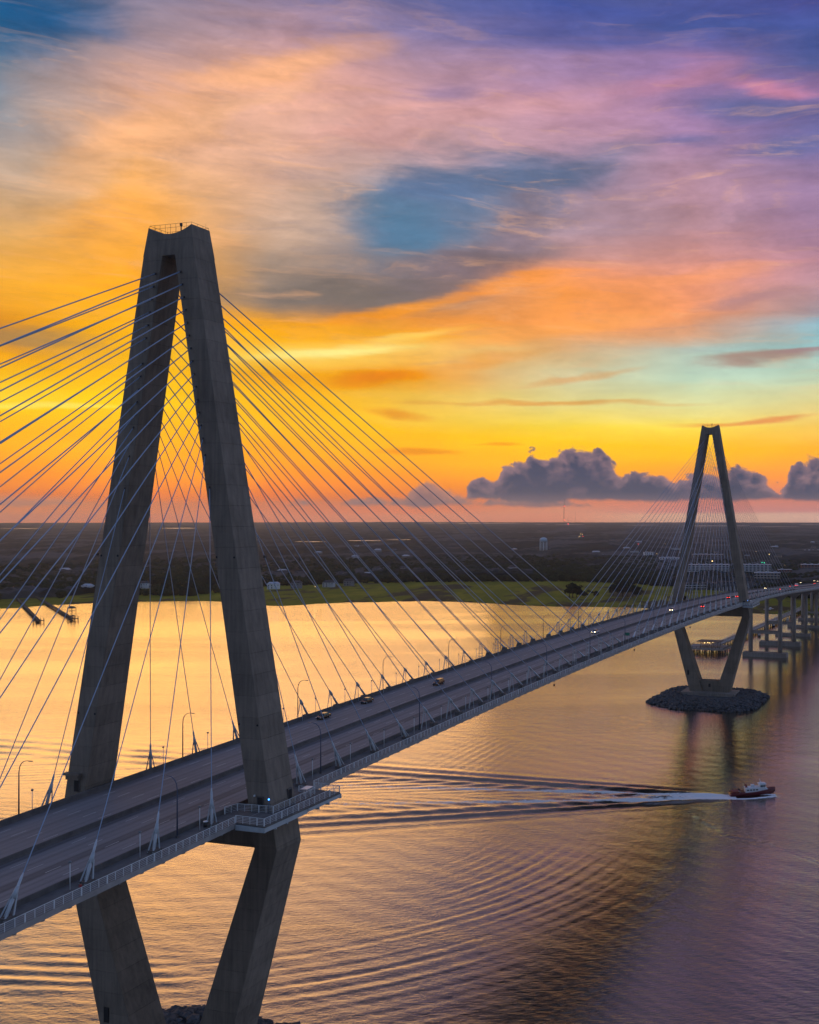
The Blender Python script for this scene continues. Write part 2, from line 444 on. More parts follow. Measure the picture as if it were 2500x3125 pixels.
# ------------------------------------------------------------------ mesh builder
class MB:
    def __init__(self):
        self.v, self.f, self.sm = [], [], []

    def add(self, vs, fs, smooth=False):
        b = len(self.v)
        self.v += [tuple(p) for p in vs]
        self.f += [tuple(i + b for i in f) for f in fs]
        self.sm += [smooth] * len(fs)
        return self

    def box(self, c, s, rz=0.0):
        x, y, z = c
        a, b, h = s[0] / 2, s[1] / 2, s[2] / 2
        cr, sr = math.cos(rz), math.sin(rz)
        vs = [(x + cr * p * a - sr * q * b, y + sr * p * a + cr * q * b, z + r * h) for r in (-1, 1) for p, q in ((-1, -1), (1, -1), (1, 1), (-1, 1))]
        return self.add(vs, [(3, 2, 1, 0), (4, 5, 6, 7), (0, 1, 5, 4), (1, 2, 6, 5), (2, 3, 7, 6), (3, 0, 4, 7)])

    def loft(self, rings, cap=True, smooth=False, closed=True):
        n = len(rings[0])
        vs = [p for r in rings for p in r]
        fs = []
        for i in range(len(rings) - 1):
            for j in range(n if closed else n - 1):
                k = (j + 1) % n
                fs.append((i * n + j, i * n + k, (i + 1) * n + k, (i + 1) * n + j))
        b = len(self.f)
        self.add(vs, fs, smooth)
        if cap and closed:
            o = len(self.v) - len(vs)
            self.f.append(tuple(o + j for j in reversed(range(n))))
            self.f.append(tuple(o + (len(rings) - 1) * n + j for j in range(n)))
            self.sm += [False, False]
        return self

    def tube(self, pts, r, n=8, cap=True, smooth=True):
        pts = [Vector(p) for p in pts]
        rs = r if isinstance(r, (list, tuple)) else [r] * len(pts)
        rings = []
        for i, p in enumerate(pts):
            d = (pts[min(i + 1, len(pts) - 1)] - pts[max(i - 1, 0)]).normalized()
            up_ = Vector((0, 0, 1)) if abs(d.z) < .95 else Vector((1, 0, 0))
            a = d.cross(up_).normalized()
            b = a.cross(d)
            rings.append([p + (a * math.cos(2 * math.pi * k / n) + b * math.sin(2 * math.pi * k / n)) * rs[i] for k in range(n)])
        return self.loft(rings, cap, smooth)

    def prism(self, poly, z0, z1):
        n = len(poly)
        return self.add([(p[0], p[1], z0) for p in poly] + [(p[0], p[1], z1) for p in poly],
                        [tuple(reversed(range(n))), tuple(range(n, 2 * n))] + [(i, (i + 1) % n, n + (i + 1) % n, n + i) for i in range(n)])

    def mesh(self, name, m):
        me = bpy.data.meshes.new(name)
        me.from_pydata(self.v, [], self.f)
        me.polygons.foreach_set('use_smooth', self.sm)
        me.update()
        if m:
            me.materials.append(m)
        return me

    def build(self, name, m, parent=None, kind=None):
        o = bpy.data.objects.new(name, self.mesh(name, m))
        COL.objects.link(o)
        if parent:
            o.parent = parent
        if kind:
            o['kind'] = kind
        return o


def tag(o, label=None, cat=None, group=None, kind=None):
    if label:
        o['label'] = label
    if cat:
        o['category'] = cat
    if group:
        o['group'] = group
    if kind:
        o['kind'] = kind
    return o


def empty(name, loc=(0, 0, 0), rz=0.0, **kw):
    o = bpy.data.objects.new(name, None)
    COL.objects.link(o)
    o.location = loc
    o.rotation_euler = (0, 0, rz)
    return tag(o, **kw)


KIDS = {}


def copy_tree(o, parent=None):
    c = o.copy()
    COL.objects.link(c)
    c.parent = parent
    for ch in list(o.children):
        copy_tree(ch, c)
    return c


ORD = ['first', 'second', 'third', 'fourth', 'fifth', 'sixth', 'seventh', 'eighth', 'ninth', 'tenth', 'eleventh', 'twelfth', 'thirteenth', 'fourteenth', 'fifteenth', 'sixteenth',
       'seventeenth', 'eighteenth', 'nineteenth', 'twentieth'] + ['twenty-' + x for x in ('first', 'second', 'third', 'fourth', 'fifth', 'sixth', 'seventh', 'eighth', 'ninth')] + ['thirtieth'] + ['thirty-' + x for x in ('first', 'second', 'third', 'fourth', 'fifth', 'sixth', 'seventh', 'eighth', 'ninth')] + ['fortieth'] + ['forty-' + x for x in ('first', 'second', 'third', 'fourth', 'fifth', 'sixth', 'seventh')]


def zdeck(x):
    q = lambda s: 63.244 + 0.00087 * (s - 235.5) - 5.2e-5 * (s - 235.5) ** 2
    if x > 735:
        return q(735) - 0.0505 * (x - 735)
    if x < -264:
        return q(-264) + 0.0505 * (x + 264)
    return q(x)


def px(u, v, z=0.0):
    """point of the place at height z that the photograph shows at pixel u, v"""
    r = FV + RV * ((u - 1971.5) / 3119.9) - UV * ((v - 1565.6) / 3119.9)
    t = (z - CAM.z) / r.z
    p = CAM + r * t
    return Vector((p.x, p.y, z))


def LD(lat, dep):
    return (CAM.x + RV0.x * lat + math.cos(AZ) * dep, CAM.y + RV0.y * lat + math.sin(AZ) * dep)


# ------------------------------------------------------------------ water
def water_material():
    m = bpy.data.materials.new('river_water')
    m.use_nodes = True
    nt = m.node_tree
    nt.nodes.clear()
    t = NT(nt)
    o = t.n('ShaderNodeTexCoord').outputs['Object']
    rt = t.mapping(o, rot=-AZ)          # ripples run across the wind
    a = t.noise(t.mapping(rt, rot=R_(18), scale=(1, .45, 1)), 1.05, 6, 0.62, 0.4)
    b = t.noise(t.mapping(rt, rot=R_(-8), scale=(1, .30, 1)), 0.17, 4, 0.55, 0.5)
    calm = t.noise(t.mapping(rt, rot=R_(6), scale=(1, .22, 1)), 0.0085, 5, 0.6, 0.8)
    cm = t.smooth(calm, 0.40, 0.62, 0.55, 1.0)
    h = t.math('ADD', t.math('MULTIPLY', a, 0.17), t.math('MULTIPLY', b, 0.19))
    h = t.math('MULTIPLY', h, cm)
    bn = t.n('ShaderNodeBump')
    bn.inputs['Strength'].default_value = 1.0
    bn.inputs['Distance'].default_value = 1.0
    t.l(h, bn.inputs['Height'])
    fr = t.n('ShaderNodeFresnel')
    fr.inputs['IOR'].default_value = 1.33
    t.l(bn.outputs[0], fr.inputs['Normal'])
    k = t.math('POWER', fr.outputs[0], 0.42, clamp=True)
    gl = t.n('ShaderNodeBsdfGlossy')
    gl.inputs['Roughness'].default_value = 0.045
    gl.inputs['Color'].default_value = (1.0, 0.94, 0.84, 1)
    t.l(bn.outputs[0], gl.inputs['Normal'])
    df = t.n('ShaderNodeBsdfDiffuse')
    df.inputs['Color'].default_value = (0.030, 0.034, 0.030, 1)
    mx = t.n('ShaderNodeMixShader')
    t.l(k, mx.inputs[0])
    t.l(df.outputs[0], mx.inputs[1])
    t.l(gl.outputs[0], mx.inputs[2])
    at = t.n('ShaderNodeAttribute', attribute_name='foam')
    fn = t.noise(t.mapping(rt, scale=(1, .35, 1)), 0.9, 7, 0.72, 0.6)
    fm = t.smooth(t.math('ADD', at.outputs['Fac'], t.math('MULTIPLY', t.math('SUBTRACT', fn, .5), 1.5)), 0.42, 0.72)
    fm = t.math('MULTIPLY', fm, t.smooth(at.outputs['Fac'], 0.0, 0.10))
    fd = t.n('ShaderNodeBsdfDiffuse')
    fd.inputs['Color'].default_value = (0.95, 0.96, 0.97, 1)
    mx2 = t.n('ShaderNodeMixShader')
    t.l(fm, mx2.inputs[0])
    t.l(mx.outputs[0], mx2.inputs[1])
    t.l(fd.outputs[0], mx2.inputs[2])
    out = t.n('ShaderNodeOutputMaterial')
    t.l(mx2.outputs[0], out.inputs['Surface'])
    return m


MWATER = water_material()
BOAT_S = (37.0, 425.0)    # lateral, depth of the stern


def wave_field(L, D):
    """height of the water and foam cover; L across the view, D away from the camera, metres"""
    h = np.zeros_like(L)
    sn = rng.normal(size=(6, 4))
    wob = lambda s, q: sum(np.sin(L * sn[i, 0] / s + D * sn[i, 1] / s + sn[i, 2] * 9 + q) for i in range(6)) / 6
    # arcs spreading from an earlier track, strongest on one flank
    cx, cy = -139., 402.
    r = np.hypot(L - cx, D - cy) + 3.0 * wob(60, 0)
    an = np.arctan2(L - cx, -(D - cy))     # 0 towards camera, + to the right
    env = np.exp(-((r - 150) / 42) ** 2)
    flank = np.exp(-((an - 0.92) / 0.33) ** 2)
    base = 0.35 + 0.65 * np.exp(-((an - 0.15) / 0.6) ** 2)
    vis = (an > -1.2) & (an < 2.0)
    pat = np.clip(0.55 + 0.9 * wob(22, 7) + .5 * wob(9, 8), 0.05, 1.5)
    h += vis * env * pat * (0.060 * base * np.sin(2 * np.pi * r / 6.0 + 2.4 * wob(34, 2)) + 0.020 * np.sin(2 * np.pi * r / 3.6 + 3.5 * wob(19, 1)) + 0.014 * np.sin(2 * np.pi * r / 2.4 + 4 * wob(11, 6)))
    left = np.exp(-((L + 150) / 32) ** 2) * np.exp(-((D - 258) / 16) ** 2)
    h += 0.10 * left * np.sin(2 * np.pi * (D + .05 * L) / 5.4 + .8 * wob(30, 3))
    env2 = np.exp(-((r - (128 + 34 * (0.92 - an))) / 24) ** 2)
    h += vis * flank * env2 * np.clip(pat + .25, 0, 1.3) * (0.080 * np.sin(2 * np.pi * r / 4.6 + 2.5 * wob(20, 4)) + 0.055 * np.sin(2 * np.pi * r / 2.7 + 4 * wob(12, 3)))
    for lam, th_, am in ((3.1, .35, .018), (2.5, -.5, .014), (4.4, .9, .020), (7.5, -.15, .026), (11., .6, .03)):
        g_ = np.clip(.6 + 1.1 * wob(26 + 9 * lam, lam), 0, 1.6)
        h += am * g_ * np.sin(2 * np.pi * (D * math.cos(th_) + L * math.sin(th_)) / lam + 3.0 * wob(9 * lam, lam + 3))
    # far-side arcs beyond the near tower
    r3 = np.hypot(L + 300, D - 940) + 4 * wob(90, 4)
    h += 0.10 * np.exp(-((r3 - 440) / 24) ** 2) * np.sin(2 * np.pi * r3 / 13.0) * (L < -130)
    # present wake: V of the boat
    s = BOAT_S[0] - L
    tt = D - BOAT_S[1] - 0.02 * s
    sp = np.clip(s, 0, None)
    for sg in (-1, 1):
        q = sg * tt - 0.235 * sp + 0.6 * wob(30, 5)
        wdt = 6.0 + 0.050 * sp
        e = np.exp(-(q / wdt) ** 2) * np.clip(sp / 25, 0, 1) * np.exp(-sp / 330)
        h += 0.62 * e * np.sin(2 * np.pi * q / (7.5 + .014 * sp) + .5)
        q2 = sg * tt - 0.12 * sp
        e2 = np.exp(-(q2 / (6 + .05 * sp)) ** 2) * np.clip(sp / 40, 0, 1) * np.exp(-sp / 260)
        h += 0.20 * e2 * np.sin(2 * np.pi * (q2 + .3 * sp) / 5.0)
    # thin lines of crests curving away on both sides of the boat's track
    for lx, ld, am in (([11, 22, 30.6, 41, 58, 90], [419, 390, 372.6, 367, 344.5, 318], .13), ([-104, -75.5, -51.8, -33.6, -21, -10], [571, 546, 513, 490, 469.6, 451], .085)):
        lx, ld = np.array(lx), np.array(ld)
        dd = D - np.interp(L, lx, ld) + 1.2 * wob(14, 9)
        wn_ = np.clip((L - lx[0]) / 6, 0, 1) * np.clip((lx[-1] + 2 - L) / 6, 0, 1)
        h += am * wn_ * np.exp(-(dd / 3.4) ** 2) * np.sin(2 * np.pi * dd / 3.8)
    e3 = np.exp(-((L - 55) / 30) ** 2) * np.exp(-((D - 315) / 36) ** 2) * (0.6 + .5 * wob(24, 3))
    h += .055 * e3 * np.sin(2 * np.pi * (.95 * L - .32 * D + 6 * wob(50, 1)) / 5.5)
    e4 = np.exp(-((L + 75) / 30) ** 2) * np.exp(-((D - 500) / 34) ** 2) * (0.7 + .5 * wob(24, 4))
    h += .060 * e4 * np.sin(2 * np.pi * (.95 * L - .30 * D + 5 * wob(50, 2)) / 4.6)
    # foam
    c1 = np.exp(-((np.abs(tt) - 0.070 * sp - 2.4) / (1.0 + .018 * sp)) ** 2) * (.85 * np.exp(-sp / 190) + .45 * np.exp(-sp / 30))
    c0 = np.exp(-(tt / (2.2 + .05 * sp)) ** 2) * (.75 * np.exp(-sp / 22) + .46 * np.exp(-sp / 150))
    foam = np.clip(1.25 * c1 + 1.1 * c0, 0, 1.2) * (s > -1)
    # bow wave along the hull
    hb = (s < 2) & (s > -17.5)
    tt = tt - .10 * np.clip(-s, 0, None)
    w0 = 3.3 - 2.2 * np.clip((-s - 6) / 12, 0, 1)
    foam = np.maximum(foam, hb * np.exp(-((np.abs(tt) - w0) / 1.1) ** 2) * 1.1)
    h += hb * 0.5 * np.exp(-((np.abs(tt) - w0) / 1.0) ** 2) * np.clip((-s) / 16, 0.2, 1)
    # faint lacy foam far behind
    foam = np.maximum(foam, .36 * np.exp(-((np.abs(tt) - 0.10 * sp) / (3 + .03 * sp)) ** 2) * np.exp(-sp / 170) * (s > 20))
    return h, foam


def build_water():
    Ls = np.linspace(-372, 132, 505)
    Dn = np.concatenate([np.arange(198, 330, 0.75), np.arange(330, 460, 1.0), np.arange(460, 620.1, 1.6)])
    L, D = np.meshgrid(Ls, Dn)
    h, foam = wave_field(L, D)
    ef = np.clip((L - Ls[0]) / 20, 0, 1) * np.clip((Ls[-1] - L) / 12, 0, 1) * np.clip((D - Dn[0]) / 12, 0, 1) * np.clip((Dn[-1] - D) / 30, 0, 1)
    h *= ef
    foam *= ef
    X = CAM.x + RV0.x * L + math.cos(AZ) * D
    Y = CAM.y + RV0.y * L + math.sin(AZ) * D
    nr, nc = L.shape
    vs = np.stack([X.ravel(), Y.ravel(), h.ravel()], 1)
    idx = np.arange(nr * nc).reshape(nr, nc)
    q = np.stack([idx[:-1, :-1], idx[:-1, 1:], idx[1:, 1:], idx[1:, :-1]], -1).reshape(-1, 4)
    nv = len(vs)
    # outer sheet round the patch, reaching the horizon
    ring = [LD(Ls[0], Dn[0]), LD(Ls[-1], Dn[0]), LD(Ls[-1], Dn[-1]), LD(Ls[0], Dn[-1])]
    big = []
    N = 96
    corner_ang = [math.atan2(p[1] - CAM.y, p[0] - CAM.x) for p in ring]
    cx_, cy_ = LD((Ls[0] + Ls[-1]) / 2, (Dn[0] + Dn[-1]) / 2)
    extra = [(p[0], p[1], 0.0) for p in ring]
    faces = []
    outer = []
    for k in range(N):
        th = 2 * math.pi * k / N
        outer.append((CAM.x + 17200 * math.cos(th), CAM.y + 17200 * math.sin(th), 0.0))
    me = bpy.data.meshes.new('water')
    allv = np.concatenate([vs, np.array(extra), np.array(outer)], 0)
    fl = [tuple(int(i) for i in f) for f in q]
    # fan: each outer vertex belongs to the ring corner nearest in angle about the patch centre
    ca = [math.atan2(p[1] - cy_, p[0] - cx_) for p in ring]
    own = []
    for p in outer:
        th = math.atan2(p[1] - cy_, p[0] - cx_)
        own.append(min(range(4), key=lambda i: abs((th - ca[i] + math.pi) % (2 * math.pi) - math.pi)))
    for k in range(N):
        k2 = (k + 1) % N
        a_, b_ = own[k], own[k2]
        if a_ == b_:
            fl.append((nv + a_, nv + 4 + k, nv + 4 + k2))
        else:
            fl.append((nv + a_, nv + 4 + k, nv + 4 + k2, nv + b_))
    me.from_pydata(allv.tolist(), [], fl)
    me.polygons.foreach_set('use_smooth', [True] * len(fl))
    at = me.attributes.new('foam', 'FLOAT', 'POINT')
    at.data.foreach_set('value', np.concatenate([foam.ravel(), np.zeros(4 + N)]).astype(np.float32))
    me.materials.append(MWATER)
    me.update()
    o = bpy.data.objects.new('water', me)
    COL.objects.link(o)
    tag(o, kind='structure')
    return o


build_water()

# ------------------------------------------------------------------ bridge towers
ZT, ZP, ZK, ZB = 174.9, 169.0, 52.7, 5.0
YOT, YOP, YIP = 5.2, 6.2, 1.5
YOK, YIK, DK = 26.2, 21.1, 3.85
YOB, YIB, DB, DP, DT = 13.1, 4.5, 4.3, 2.95, 2.6


def leg_sec(z):
    """outer y, inner y, half depth of a tower leg at height z"""
    if z >= ZK:
        k = (ZP - z) / (ZP - ZK)
        return YOP + (YOK - YOP) * k, YIP + (YIK - YIP) * k, DP + (DK - DP) * k
    k = (ZK - z) / (ZK - ZB)
    return YOK + (YOB - YOK) * k, YIK + (YIB - YIK) * k, DK + (DB - DK) * k


ANCH_A0, ANCH_S, ANCH_Y = 13.5, 14.238, 19.35
ZATT = [165.5 - 2.56 * i for i in range(14)] + [129.0, 122.6]      # highest first


def leg_ring(z, s, X=0.0, ch=0.09):
    yo, yi, d = leg_sec(z)
    p = [(-d + ch, s * yi), (d - ch, s * yi), (d, s * (yi + ch)), (d, s * (yo - ch)), (d - ch, s * yo), (-d + ch, s * yo), (-d, s * (yo - ch)), (-d, s * (yi + ch))]
    if s < 0:
        p = p[::-1]
    return [(x, y, z) for x, y in p]


def tower(X, which):
    root = empty('bridge_tower', (X, 0, 0), label={'near': 'large near concrete diamond tower of the bridge, filling the left of the view', 'far': 'smaller distant concrete diamond tower of the bridge on its rock island'}[which], cat='bridge tower', group='diamond towers of the cable stayed bridge')
    zs = [ZK, 57.9, 62, 75, 90, 105, 120, 135, 150, 160, ZP]
    for s in (-1, 1):
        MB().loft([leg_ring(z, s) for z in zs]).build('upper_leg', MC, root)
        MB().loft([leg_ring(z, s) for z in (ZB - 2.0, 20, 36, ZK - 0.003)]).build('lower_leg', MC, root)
    # head joining the legs, its top dished across
    m = MB()
    n = 14
    top, bot = [], []
    for i in range(n + 1):
        k = -1 + 2 * i / n
        bot.append((k * YOP, ZP + .003))
        top.append((k * YOT, ZT - 1.55 * (1 - k * k)))
    for i in range(n):
        a, b, c, d = bot[i], bot[i + 1], top[i + 1], top[i]
        vs = [(-DP, a[0], a[1]), (-DP, b[0], b[1]), (-DT, c[0], c[1]), (-DT, d[0], d[1]), (DP, a[0], a[1]), (DP, b[0], b[1]), (DT, c[0], c[1]), (DT, d[0], d[1])]
        fs = [(0, 3, 2, 1), (4, 5, 6, 7), (3, 7, 6, 2), (0, 1, 5, 4)]
        if i == 0:
            fs.append((0, 4, 7, 3))
        if i == n - 1:
            fs.append((1, 2, 6, 5))
        m.add(vs, fs)
    m.build('tower_head', MC, root)
    # railing round the head
    r = MB()
    for sx in (-1, 1):
        r.tube([(sx * 2.4, -5.1, ZT + .45), (sx * 2.4, 5.1, ZT + .45)], .035, 5)
        r.tube([(sx * 2.4, -4.4, ZT - .25), (sx * 2.4, 4.4, ZT - .25)], .03, 5)
        for k in range(9):
            y = -5.1 + 10.2 * k / 8
            zb = ZT - 1.55 * (1 - (y / 5.2) ** 2)
            r.tube([(sx * 2.4, y, zb), (sx * 2.4, y, ZT + .45)], .03, 5)
    for sy in (-1, 1):
        r.tube([(-2.4, sy * 5.1, ZT + .45), (2.4, sy * 5.1, ZT + .45)], .035, 5)
        for k in range(4):
            r.tube([(-2.4 + 1.6 * k, sy * 5.1, ZT), (-2.4 + 1.6 * k, sy * 5.1, ZT + .45)], .03, 5)
    for sy in (-4.6, -2.2, .6, 2.6, 4.8):
        r.tube([(2.2, sy, ZT - .5), (2.2, sy, ZT + 1.3)], .02, 4)
    r.build('head_railing', MDARK, root)
    b = MB().tube([(-.6, -1.0, ZT - 1.5), (-.6, -1.0, ZT + .5)], .12, 6)
    b.tube([(-.6, -1.0, ZT + .4), (-.6, -1.0, ZT + .5), (-.6, -1.0, ZT + 1.0), (-.6, -1.0, ZT + 1.1)], [.1, .27, .27, .1], 8)
    b.build('beacon_lamp', MDARK, root)
    # cross beam below the deck
    yi = leg_sec(55)[1]
    MB().box((0, 0, 55.2), (6.4, 2 * yi + .9, 4.95)).build('cross_beam', MC, root)
    # base wall between the lower legs, and plinth
    MB().prism([(-3.2, -7.2), (3.2, -7.2), (3.2, 7.2), (-3.2, 7.2)], 3.0, 11.2).build('base_wall', MC, root)
    MB().prism([(-9.5, -17.5), (7.5, -17.5), (7.5, 17.5), (-9.5, 17.5)], 0.4, 4.3).build('plinth', MC2, root)
    # doors
    dm = MB()
    for (x, y, z, sx, sy, sz) in ((0, 0, 0, 0, 0, 0),):
        pass
    for s in (-1, 1):
        yo, yi2, d = leg_sec(61.5)
        ym = s * (yo + yi2) / 2 - .35
        fr = MB().box((-d - .02, ym, 61.65), (.30, 1.5, 2.6)).build('door_frame', MBAR, root)
        MB().box((-d - .12, ym, 61.6), (.16, 1.16, 2.3)).build('door', MBLK, fr)
    yo = leg_sec(61.7)[0]
    f2 = MB().box((2.2, -yo, 61.9), (1.3, .26, 2.5)).build('door_frame', MBAR, root)
    MB().box((2.2, -yo - .12, 61.85), (1.0, .12, 2.2)).build('door', MBLK, f2)
    yo, yi2, d = leg_sec(14)
    MB().box((-d - .02, 0, 7.0), (.0001 + .1, .1, .1)).build('bolt', MDARK, root) if False else None
    MB().box((-3.25, 0, 8.2), (.2, 1.3, 2.1)).build('door', MBLK, root)
    yo, yi2, d = leg_sec(16)
    MB().box((-d - .03, (yo + yi2) / 2 + 1.6, 16), (.2, 1.2, 3.0)).build('hatch', MBLK, root)
    # ledge and hood above the far walkway
    yo, yi2, d = leg_sec(63.5)
    lg = MB().box((-d - .55, yo - 1.8, 64.0), (1.2, 3.8, .5)).box((-d - .35, yo - 1.8, 63.3), (.7, 3.2, .9))
    lg.build('ledge', MC, root)
    # small round vent openings high on the front of each leg
    for s in (-1, 1):
        for z in (108.8, 76.5):
            yo, yi2, d = leg_sec(z)
            for off in (.35, yo - yi2 - .45):
                MB().tube([(-d - .05, s * (yi2 + off), z), (-d + .2, s * (yi2 + off), z)], .22, 8).build('vent', MBLK, root)
        yo, yi2, d = leg_sec(86)
        MB().box((0, s * (yo + .05), 108.9), (.5, .35, .5)).build('light_bracket', MDARK, root)
    return root


tower(0, 'near')
tower(471, 'far')

# ------------------------------------------------------------------ deck
XS = [x for x in np.arange(-420, 560, 7.0)] + [x for x in np.arange(560, 1740, 12.0)]


def sweep(sec, xs=None, z=zdeck, cap=True):
    """sec: closed (y, dz) outline carried along the road"""
    m = MB()
    m.loft([[(x, y, z(x) + dz) for y, dz in sec] for x in (xs or XS)], cap)
    return m


def rect(y0, y1, z0, z1):
    return [(y0, z0), (y0, z1), (y1, z1), (y1, z0)]


def road_material():
    m = mat('road_concrete', (0.27, 0.255, 0.26), .8, spec=.35)
    t = NT(m.node_tree)
    p = m.node_tree.nodes['Principled BSDF']
    o = t.n('ShaderNodeTexCoord').outputs['Object']
    sp = t.n('ShaderNodeSeparateXYZ')
    t.l(o, sp.inputs[0])
    y = sp.outputs[1]
    n1 = t.noise(t.mapping(o, scale=(.02, .9, 1)), 1.0, 5, .6)
    n2 = t.noise(o, .9, 5, .65)
    # worn wheel paths, two per lane
    wy = t.math('ADD', y, t.math('MULTIPLY', t.math('SUBTRACT', n1, .5), .5))
    tr = t.math('ABSOLUTE', t.math('SINE', t.math('MULTIPLY', t.math('ADD', wy, .3), math.pi / 1.83)))
    v = t.math('ADD', .62, t.math('MULTIPLY', n1, .42))
    v = t.math('ADD', v, t.math('MULTIPLY', n2, .16))
    v = t.math('SUBTRACT', v, t.math('MULTIPLY', t.smooth(tr, .75, .3), .10))
    # darker bands along the barriers, the median and some lanes
    for yc, hw, am in ((-8.6, 1.1, .30), (1.2, 1.9, .30), (-15.6, 1.0, .22), (17.4, .9, .22), (10.3, .6, .12), (-3.9, .5, .10)):
        v = t.math('SUBTRACT', v, t.math('MULTIPLY', t.smooth(t.math('ABSOLUTE', t.math('SUBTRACT', wy, yc)), hw + .5, hw - .3), am))
    xj = t.math('ABSOLUTE', t.math('SUBTRACT', t.math('FRACT', t.math('DIVIDE', sp.outputs[0], 4.75)), .5))
    v = t.math('SUBTRACT', v, t.math('MULTIPLY', t.smooth(xj, .485, .495), .10))
    c = t.mix(1.0, (0.27, 0.255, 0.26, 1), t.comb(v, v, v), 'MULTIPLY')
    t.l(c, p.inputs['Base Color'])
    bn = t.n('ShaderNodeBump')
    bn.inputs['Distance'].default_value = .02
    t.l(n2, bn.inputs['Height'])
    t.l(bn.outputs[0], p.inputs['Normal'])
    return m


MROAD = road_material()
MMARK = mat('worn_road_paint', (0.55, 0.54, 0.52), .7, nvar=.3, nscale=.5)
MWALK = mat('walkway_concrete', (0.13, 0.125, 0.12), .85, nvar=.3, nscale=.7)
MGIRD = mat('girder_steel', (0.20, 0.20, 0.20), .6, nvar=.2, nscale=.2)

deck = empty('bridge_deck', (0, 0, 0), label='long curving concrete road deck with median barrier carried by the cables', cat='bridge deck')
sweep(rect(-16.5, 18.9, -.45, 0)).build('road_slab', MROAD, deck)
sweep(rect(-22.9, -16.503, -.45, -.03)).build('walkway_slab', MWALK, deck)
sweep([(-16.75, -.028), (-16.68, .85), (-16.50, .85), (-16.25, .3), (-16.1, .003)]).build('barrier', MBAR, deck)
sweep([(.75, .003), (.98, .3), (1.08, .9), (1.32, .9), (1.42, .3), (1.65, .003)]).build('median_barrier', MBAR, deck)
sweep([(17.9, .003), (18.1, .3), (18.22, 1.05), (18.62, 1.05), (18.65, .003)]).build('barrier', MBAR, deck)
sweep(rect(18.903, 20.4, -.5, -.05), [x for x in XS if x < 700]).build('edge_strip', MWALK, deck)
XF = [x for x in XS if x < 700]
sweep([(-23.05, -.75), (-23.05, .12), (-22.903, .12), (-22.903, -.75)]).build('fascia', MFAS, deck)
sweep([(20.403, -.8), (20.403, .25), (20.6, .25), (20.6, -.8)], XF).build('fascia', MFAS, deck)
for s in (-1, 1):
    sweep(rect(s * 18.4 - .35, s * 18.4 + .35, -2.3, -.503), XF).build('edge_girder', MGIRD, deck)
fb = MB()
for x in np.arange(-262, 700, 4.75):
    if abs(x) > 3.4 and abs(x - 471) > 3.4:
        z = zdeck(x)
        fb.box((x, 0, z - 1.45), (.4, 36.0, 1.6))
        fb.add([(x - .2, -18.76, z - .76), (x + .2, -18.76, z - .76), (x + .2, -18.76, z - 1.9), (x - .2, -18.76, z - 1.9), (x - .2, -22.9, z - .76), (x + .2, -22.9, z - .76), (x + .2, -22.9, z - 1.0), (x - .2, -22.9, z - 1.0)],
               [(0, 1, 2, 3), (7, 6, 5, 4), (0, 4, 5, 1), (3, 2, 6, 7), (0, 3, 7, 4), (1, 5, 6, 2)])
fb.build('floor_beam', MGIRD, deck, kind='stuff')
XA = [x for x in XS if x > 660] 
for y in (-15, -7.5, 0, 7.5, 15):
    sweep(rect(y - .4, y + .4, -3.0, -.503), XA).build('approach_girder', MGIRD, deck)
sweep([(-22.9, -.78), (-19, -1.5), (-19, -1.6), (-22.9, -1.0)], XA).build('walkway_bracket', MGIRD, deck)
lm = MB()
for y in (-12.9, -9.25, -5.6, -1.95, 4.4, 8.05, 11.7, 15.3):
    edge = y in (-1.95, -12.9 - 3, )
    for x in np.arange(-150, 900, 12.2):
        lm.add([(x, y - .07, zdeck(x) + .006), (x + 3.1, y - .07, zdeck(x + 3.1) + .006), (x + 3.1, y + .07, zdeck(x + 3.1) + .006), (x, y + .07, zdeck(x) + .006)], [(0, 1, 2, 3)])
lm.build('lane_marking', MMARK, deck, kind='stuff')

# ------------------------------------------------------------------ viewing platform round the near leg of each tower
def walkway_rail(parent, pts, post_every=1.66, single=True, h=1.37, xlim=(-80, 150), skip=None):
    """rails along a line of points, posts as parts near the camera"""
    segs = []
    posts = []
    stuffm = MB()
    for a, b in zip(pts[:-1], pts[1:]):
        a, b = Vector(a), Vector(b)
        n = max(1, round((b - a).length / post_every))
        for k in range(n):
            posts.append((a.lerp(b, k / n), k % 3 == 0))
    posts.append((Vector(pts[-1]), True))
    for i, hz in enumerate((1.0, .80, .60, .40, .18)):
        MB().tube([(p[0], p[1], p[2] + hz * h) for p in pts], .055 if i == 0 else .026, 5, smooth=False).build('rail', MRAIL, parent)
    proto = {}
    for p, thick in posts:
        r = .075 if thick else .035
        if xlim[0] < p.x < xlim[1] and single:
            if thick not in proto:
                proto[thick] = MB().box((0, 0, h / 2), (r * 2, r * 2, h)).mesh('post', MRAIL)
            o = bpy.data.objects.new('post', proto[thick])
            COL.objects.link(o)
            o.location = p
            o.parent = parent
        else:
            stuffm.box((p.x, p.y, p.z + h / 2), (r * 2, r * 2, h))
    if stuffm.v:
        stuffm.build('post_row', MRAIL, parent, kind='stuff')


